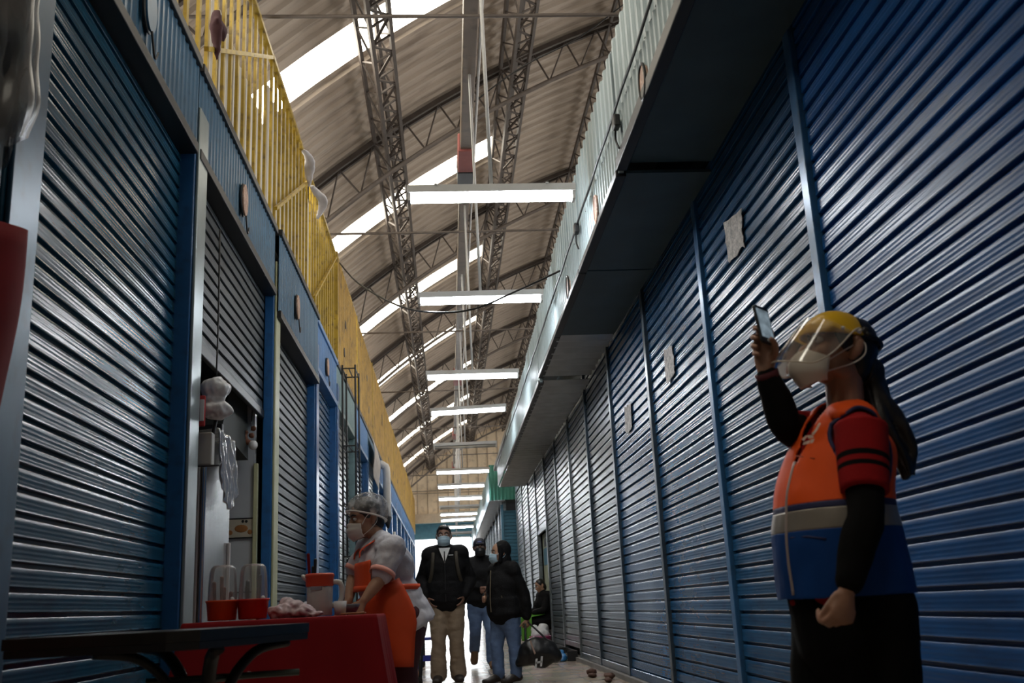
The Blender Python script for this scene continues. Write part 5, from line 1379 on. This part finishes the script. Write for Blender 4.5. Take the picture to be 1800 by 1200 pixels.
# ------------------------------------------------------------------ man walking towards the camera
def man():
    Y0 = 11.2; az = -92; a = rad(az); F = V((math.cos(a), math.sin(a), 0)); L = V((-math.sin(a), math.cos(a), 0))
    b = V((-.03, Y0, 0)); P = lambda l, f, z: b+L*l+F*f+V((0, 0, z))
    H = Head(P(-.005, .04, 1.535), az, 2, 0, 1.03)
    J = dict(neck=P(0, .01, 1.40), chest=P(0, 0, 1.24), waist=P(0, .01, 1.04), pelvis=P(0, 0, .86))
    for q, sg in (('L', 1), ('R', -1)):
        J['sh'+q] = P(.165*sg, -.01, 1.335); J['el'+q] = P(.265*sg, -.07, 1.07); J['wr'+q] = P(.20*sg, .06, .88)
        J['hip'+q] = P(.09*sg, 0, .82); J['kn'+q] = P(.095*sg, .05 if q == 'R' else .0, .45); J['an'+q] = P(.105*sg, .02 if q == 'R' else -.06, .085); J['toe'+q] = P(.12*sg, .20 if q == 'R' else .11, .03)
    f = Fig('person', 'man in black jacket, white shirt, blue mask and khaki trousers walking in the aisle', b, az, J, H, 1.0,
            {q: dict(D=F*.3-L*(.4 if q == 'L' else -.4)+V((0, 0, -.8)), N=-L*(1 if q == 'L' else -1), T=F, curl=(20, 25, 20)) for q in 'LR'})
    t = f.t; f.body(SKIN3, .010); H.eyes(t); H.surgical(t, M_maskb)
    m = MB(); m.ball(H.p(0, -.012, .036), H.r(.080, .090, .086), H.A); m.ball(H.p(0, -.05, -.02), H.r(.068, .05, .06), H.A); m.ball(H.p(0, .06, .075), H.r(.05, .03, .025), H.A); organic('hair', m, M_hair, t, .008, 2, .004, 30)
    f.jacket(M_blackcl, .045, .02, girth=1.15, w=1.08)
    m = MB()
    for sg in (-1, 1): m.loft([J['neck']+F*.02+L*.075*sg+V((0, 0, .03)), J['neck']+F*.085+L*.065*sg-V((0, 0, .005)), J['neck']+F*.13+L*.03*sg-V((0, 0, .10))], [(.02, .012)]*3, n=10, sub=3)
    organic('jacket_collar', m, M_blackcl, t, .01, 2)
    m = MB(); m.prism([J['neck']+F*.11+L*.062, J['neck']+F*.11-L*.062, J['neck']+F*.163-L*.006-V((0, 0, .15)), J['neck']+F*.163+L*.006-V((0, 0, .15))], F*.008); m.build('white_shirt', M_white, t)
    m = MB(); m.loft([J['neck']+F*.15-V((0, 0, .10)), J['neck']+F*.172-V((0, 0, .16))], [.010, .008], n=8); m.build('zip_pull', mat('zip_metal', (.3, .28, .25), .3, .8), t)
    m = MB(); m.tube([J['chest']+F*.178+V((0, 0, .12)), J['waist']+F*.175, J['pelvis']+F*.182-V((0, 0, .03))], .006, 6, sub=3); m.build('jacket_zip', M_black, t)
    m = MB(); m.box(J['chest']+L*.045+F*.168+V((0, -.02, .074)), J['chest']+L*.095+F*.168+V((0, 0, .081))); m.build('chest_mark', M_white, t)
    for sg in (-1, 1):
        m = MB(); m.loft([J['sh'+('L' if sg > 0 else 'R')]+V((0, 0, .09))-L*.035*sg-F*.04, J['chest']+L*.125*sg+F*.13+V((0, 0, .08)), J['chest']+L*.14*sg+F*.15-V((0, 0, .08)), J['waist']+L*.17*sg+F*.10], [(.02, .007)]*4, ref=L, n=10, sub=4); m.build('backpack_strap', mat('strap', (.035, .028, .018), .7), t, True)
    f.trousers(M_khaki, .026, flare=.03, wr=.010); f.shoes(M_shoe)
man()

# ------------------------------------------------------------------ hooded woman with the bag
def hooded():
    Y0 = 10.7; az = 215; a = rad(az); F = V((math.cos(a), math.sin(a), 0)); L = V((-math.sin(a), math.cos(a), 0))
    b = V((.575, Y0, 0)); P = lambda l, f, z: b+L*l+F*f+V((0, 0, z))
    H = Head(P(0, .03, 1.305), 196, 0, 0, .97)
    J = dict(neck=P(0, 0, 1.17), chest=P(0, 0, 1.02), waist=P(0, .01, .84), pelvis=P(0, 0, .70))
    sp = {'L': 1, 'R': -1}
    for q, sg in sp.items():
        J['sh'+q] = P(.15*sg, -.01, 1.11); J['hip'+q] = P(.08*sg, 0, .67)
        J['kn'+q] = P(.085*sg, .05*(-sg)+.01, .37); J['an'+q] = P(.085*sg, -.05*sg, .08); J['toe'+q] = P(.09*sg, -.05*sg+.18, .025)
    J['elL'] = P(.20, -.10, .86); J['wrL'] = P(.20, -.13, .62)
    J['elR'] = P(-.20, .02, .88); J['wrR'] = P(-.10, .16, .83)
    dn = V((0, 0, -1))
    f = Fig('person', 'person in black hooded jacket, blue mask and jeans holding a black handbag', b, az, J, H, .90,
            {'L': dict(D=dn, N=-L, T=F, curl=(55, 70, 45)), 'R': dict(D=F*.9+L*.4, N=L, T=V((0, 0, 1)), curl=(30, 30, 20))})
    t = f.t; f.body(SKIN2, .009); H.eyes(t); H.surgical(t, M_maskb)
    m = MB(); m.ball(H.p(0, -.03, .022), H.r(.092, .098, .108), H.A, 22, 16); m.ball(H.p(0, -.045, -.06), H.r(.085, .07, .075), H.A); m.loft([H.p(0, -.04, -.08), J['neck']-V((0, 0, .03))], [.082, .095], n=18)
    for sg in (-1, 1): m.loft([H.p(.075*sg, .02, .06), H.p(.083*sg, .025, -.02), H.p(.072*sg, .03, -.10)], [.018, .018, .02], n=10, sub=3)
    organic('hood', m, M_blackcl, t, .009, 3, .004, 12)
    f.jacket(M_blackcl, .042, .03, girth=1.2, w=1.08)
    m = MB(); m.tube([J['chest']+F*.165+V((0, 0, .1)), J['waist']+F*.175, J['pelvis']+F*.18], .006, 6, sub=3); m.tube([J['waist']+F*.12+L*.12+V((0, 0, .02)), J['waist']+F*.10+L*.14-V((0, 0, .1))], .005, 6); m.build('jacket_zip', mat('brass_zip', (.22, .18, .12), .4, .5), t)
    f.trousers(M_denim, .020, flare=.008); f.shoes(M_shoe)
    # bag
    h = J['wrL']+V((0, 0, -.07)); c = V((h.x+.10, h.y-.05, .30))
    tb = thing('handbag', 'slouchy black handbag with pale marks hanging from the hand of the hooded person', 'handbag', c)
    m = MB(); m.loft([c+V((-.19, .05, -.10)), c+V((-.08, 0, -.02)), c+V((.08, 0, -.03)), c+V((.17, -.02, -.06))], [(.07, .055), (.10, .14), (.10, .145), (.07, .07)], ref=(0, 1, 0), n=18, sub=4)
    organic('bag_body', m, mat('bag_vinyl', (.010, .010, .011), .35), tb, .01, 3, .012, 8)
    for dy in (-.05, .05):
        m = MB(); m.loft([c+V((-.13, dy, .08)), h+V((-.02, dy*.3, .02)), h+V((.02, dy*.3, .02)), c+V((.10, dy, .09))], [.009]*4, n=8, sub=5); m.build('bag_handle', M_black, tb, True)
    m = MB(); m.prism([c+V((-.10, -.125, .10)), c+V((-.085, -.125, .11)), c+V((-.045, -.14, -.02)), c+V((-.06, -.14, -.03))], (0, -.006, 0)); m.build('pale_strap', mat('tan_strap', (.33, .22, .17), .6), tb)
    m = MB()
    for pts in (((-.05, -.07), (-.03, -.07), (-.045, -.16), (-.065, -.16)), ((.005, -.05), (.025, -.05), (.01, -.145), (-.01, -.145)), ((-.05, -.10), (.01, -.09), (.008, -.11), (-.053, -.12))):
        m.prism([c+V((x, -.147, z)) for x, z in pts], (0, -.006, 0))
    m.build('pale_letter_mark', M_white, tb)
hooded()

# ------------------------------------------------------------------ walker behind
def walker():
    Y0 = 13.4; az = -88; a = rad(az); F = V((math.cos(a), math.sin(a), 0)); L = V((-math.sin(a), math.cos(a), 0))
    b = V((.42, Y0, 0)); P = lambda l, f, z: b+L*l+F*f+V((0, 0, z))
    H = Head(P(.0, .03, 1.52), az, 0, 0, 1.02)
    J = dict(neck=P(0, 0, 1.38), chest=P(0, 0, 1.22), waist=P(0, .0, 1.02), pelvis=P(0, 0, .86))
    for q, sg in (('L', 1), ('R', -1)):
        J['sh'+q] = P(.16*sg, -.01, 1.31); J['hip'+q] = P(.085*sg, 0, .82)
    J['elL'] = P(.22, -.02, 1.06); J['wrL'] = P(.10, .16, .99); J['elR'] = P(-.20, .0, 1.06); J['wrR'] = P(-.02, .18, 1.0)
    J['knL'] = P(.10, .12, .46); J['anL'] = P(.10, .10, .09); J['toeL'] = P(.11, .27, .03)
    J['knR'] = P(-.09, -.02, .47); J['anR'] = P(-.10, -.26, .22); J['toeR'] = P(-.11, -.22, .06)
    f = Fig('person', 'person in dark cap, black mask and jeans walking behind the man in khaki trousers', b, az, J, H, .98,
            {'L': dict(D=-L*.8+F*.5, N=-F*.3+V((0, 0, -.5)), T=V((0, 0, 1)), curl=(35, 45, 30)), 'R': dict(D=L*.7+F*.4, N=V((0, 0, -1)), T=V((0, 0, 1)), curl=(35, 45, 30))})
    t = f.t; f.body(SKIN3, .011); H.eyes(t); H.surgical(t, M_black)
    m = MB(); m.ball(H.p(0, -.008, .040), H.r(.084, .098, .086), H.A); m.ball(H.p(0, .09, .042), H.r(.06, .05, .010), H.A); organic('cap', m, mat('dark_cap', (.02, .02, .03), .7), t, .008, 2)
    m = MB(); m.ball(H.p(0, .085, .062), H.r(.03, .012, .014), H.A); m.build('cap_badge', mat('cap_blue', (.10, .12, .3), .4), t, True)
    f.jacket(M_blackcl, .04, .02, girth=1.1); f.trousers(M_denim, .022, flare=.012); f.shoes(M_shoeb)
    m = MB(); m.prism([J['chest']+F*.16+L*.10+V((0, 0, -.10)), J['chest']+F*.16+L*.15+V((0, 0, -.06)), J['chest']+F*.15+L*.14+V((0, 0, -.2)), J['chest']+F*.16+L*.11+V((0, 0, -.2))], F*.01); m.build('white_patch', M_white, t)
    c = P(.26, .10, .66)
    tb = thing('shoulder_bag', 'brown shoulder bag at the side of the person in the dark cap', 'bag', c)
    m = MB(); m.ball(c, (.12, .06, .12)); m.ball(c-V((0, 0, .05)), (.13, .065, .09)); organic('bag_body', m, mat('brown_leather', (.13, .05, .025), .5), tb, .012, 2, .006, 10)
    m = MB(); m.tube([c+V((-.08, 0, .1)), J['shL']+V((0, -.03, .09)), c+V((.08, .06, .1))], .012, 8, sub=5); m.build('bag_strap', mat('brown_leather', (1, 1, 1)), tb, True)
walker()

# ------------------------------------------------------------------ person sitting in the doorway
def sitter():
    az = 200; a = rad(az); F = V((math.cos(a), math.sin(a), 0)); L = V((-math.sin(a), math.cos(a), 0))
    b = V((1.66, 17.95, 0)); P = lambda l, f, z: b+L*l+F*f+V((0, 0, z))
    H = Head(P(0, .06, 1.08), 200, -18, 0, .95)
    J = dict(neck=P(0, .02, .95), chest=P(0, .0, .82), waist=P(0, -.02, .66), pelvis=P(0, -.05, .50))
    for q, sg in (('L', 1), ('R', -1)):
        J['sh'+q] = P(.145*sg, .0, .90); J['el'+q] = P(.19*sg, .10, .66); J['wr'+q] = P(.06*sg, .26, .62)
        J['hip'+q] = P(.085*sg, -.02, .48); J['kn'+q] = P(.09*sg, .30, .46); J['an'+q] = P(.09*sg, .27, .085); J['toe'+q] = P(.09*sg, .43, .025)
    f = Fig('person', 'person in black jacket and green apron sitting in the doorway behind the pink tub', b, az, J, H, .88, {q: dict(D=F*.8, N=-L*sg, T=V((0, 0, 1)), curl=(40, 45, 30)) for q, sg in (('L', 1), ('R', -1))})
    t = f.t; f.body(SKIN2, .011); H.eyes(t)
    m = MB(); m.ball(H.p(0, -.014, .034), H.r(.082, .092, .090), H.A); m.ball(H.p(0, -.06, -.04), H.r(.075, .05, .08), H.A); organic('hair', m, M_hair, t, .009, 2)
    f.jacket(M_blackcl, .035, .0); f.trousers(M_blackcl, .02); f.shoes(M_shoe)
    m = MB()
    def ap(u, v):
        l = (u-.5)*.36
        if v < .45: q = v/.45; return P(l, .08+.27*q, .60-.035*q+.02*math.cos(l*12))
        q = (v-.45)/.55; return P(l, .36+.02*math.sin(l*25), .555-.40*q)
    m.sheet(16, 22, ap); o = m.build('green_apron', mat('green_cloth', (.10, .30, .03), .7), t, True); mod_solid(o, .008)
    stool('wooden_stool', 'small dark stool under the person sitting in the doorway', b.x+.02, b.y+.02, .325, mat('dark_wood', (.05, .03, .02), .6), mat('dark_wood', (1, 1, 1)), .14)
sitter()
# poster and curtain inside the doorway
t = thing('door_poster', 'pale green and blue poster sheet hung inside the doorway on the right wall', 'poster', (1.80, 18.2, 1.3))
m = MB(); m.box((1.795, 17.42, .9), (1.805, 19.05, 2.02)); m.cur = 1
m.box((1.788, 17.6, 1.45), (1.795, 18.9, 1.75)); m.cur = 2; m.box((1.788, 17.8, 1.80), (1.795, 18.1, 1.9)); m.box((1.788, 18.3, 1.78), (1.795, 18.7, 1.92))
m.build('poster_sheet', [mat('poster_pale', (.42, .47, .33), .6), mat('poster_blue', (.08, .24, .36), .6), mat('poster_dark', (.05, .06, .07), .6)], t)

# ------------------------------------------------------------------ daylight and view
w = bpy.data.worlds.new('daylight'); scn.world = w; w.use_nodes = True
bg = w.node_tree.nodes['Background']; bg.inputs[0].default_value = (.93, .97, 1.0, 1); bg.inputs[1].default_value = 3.0
vs_ = scn.view_settings
scn.display_settings.display_device = 'sRGB'
vs_.view_transform = 'Standard'; vs_.look = 'None'; vs_.gamma = 1.0; vs_.exposure = 0.0
vs_.use_curve_mapping = False
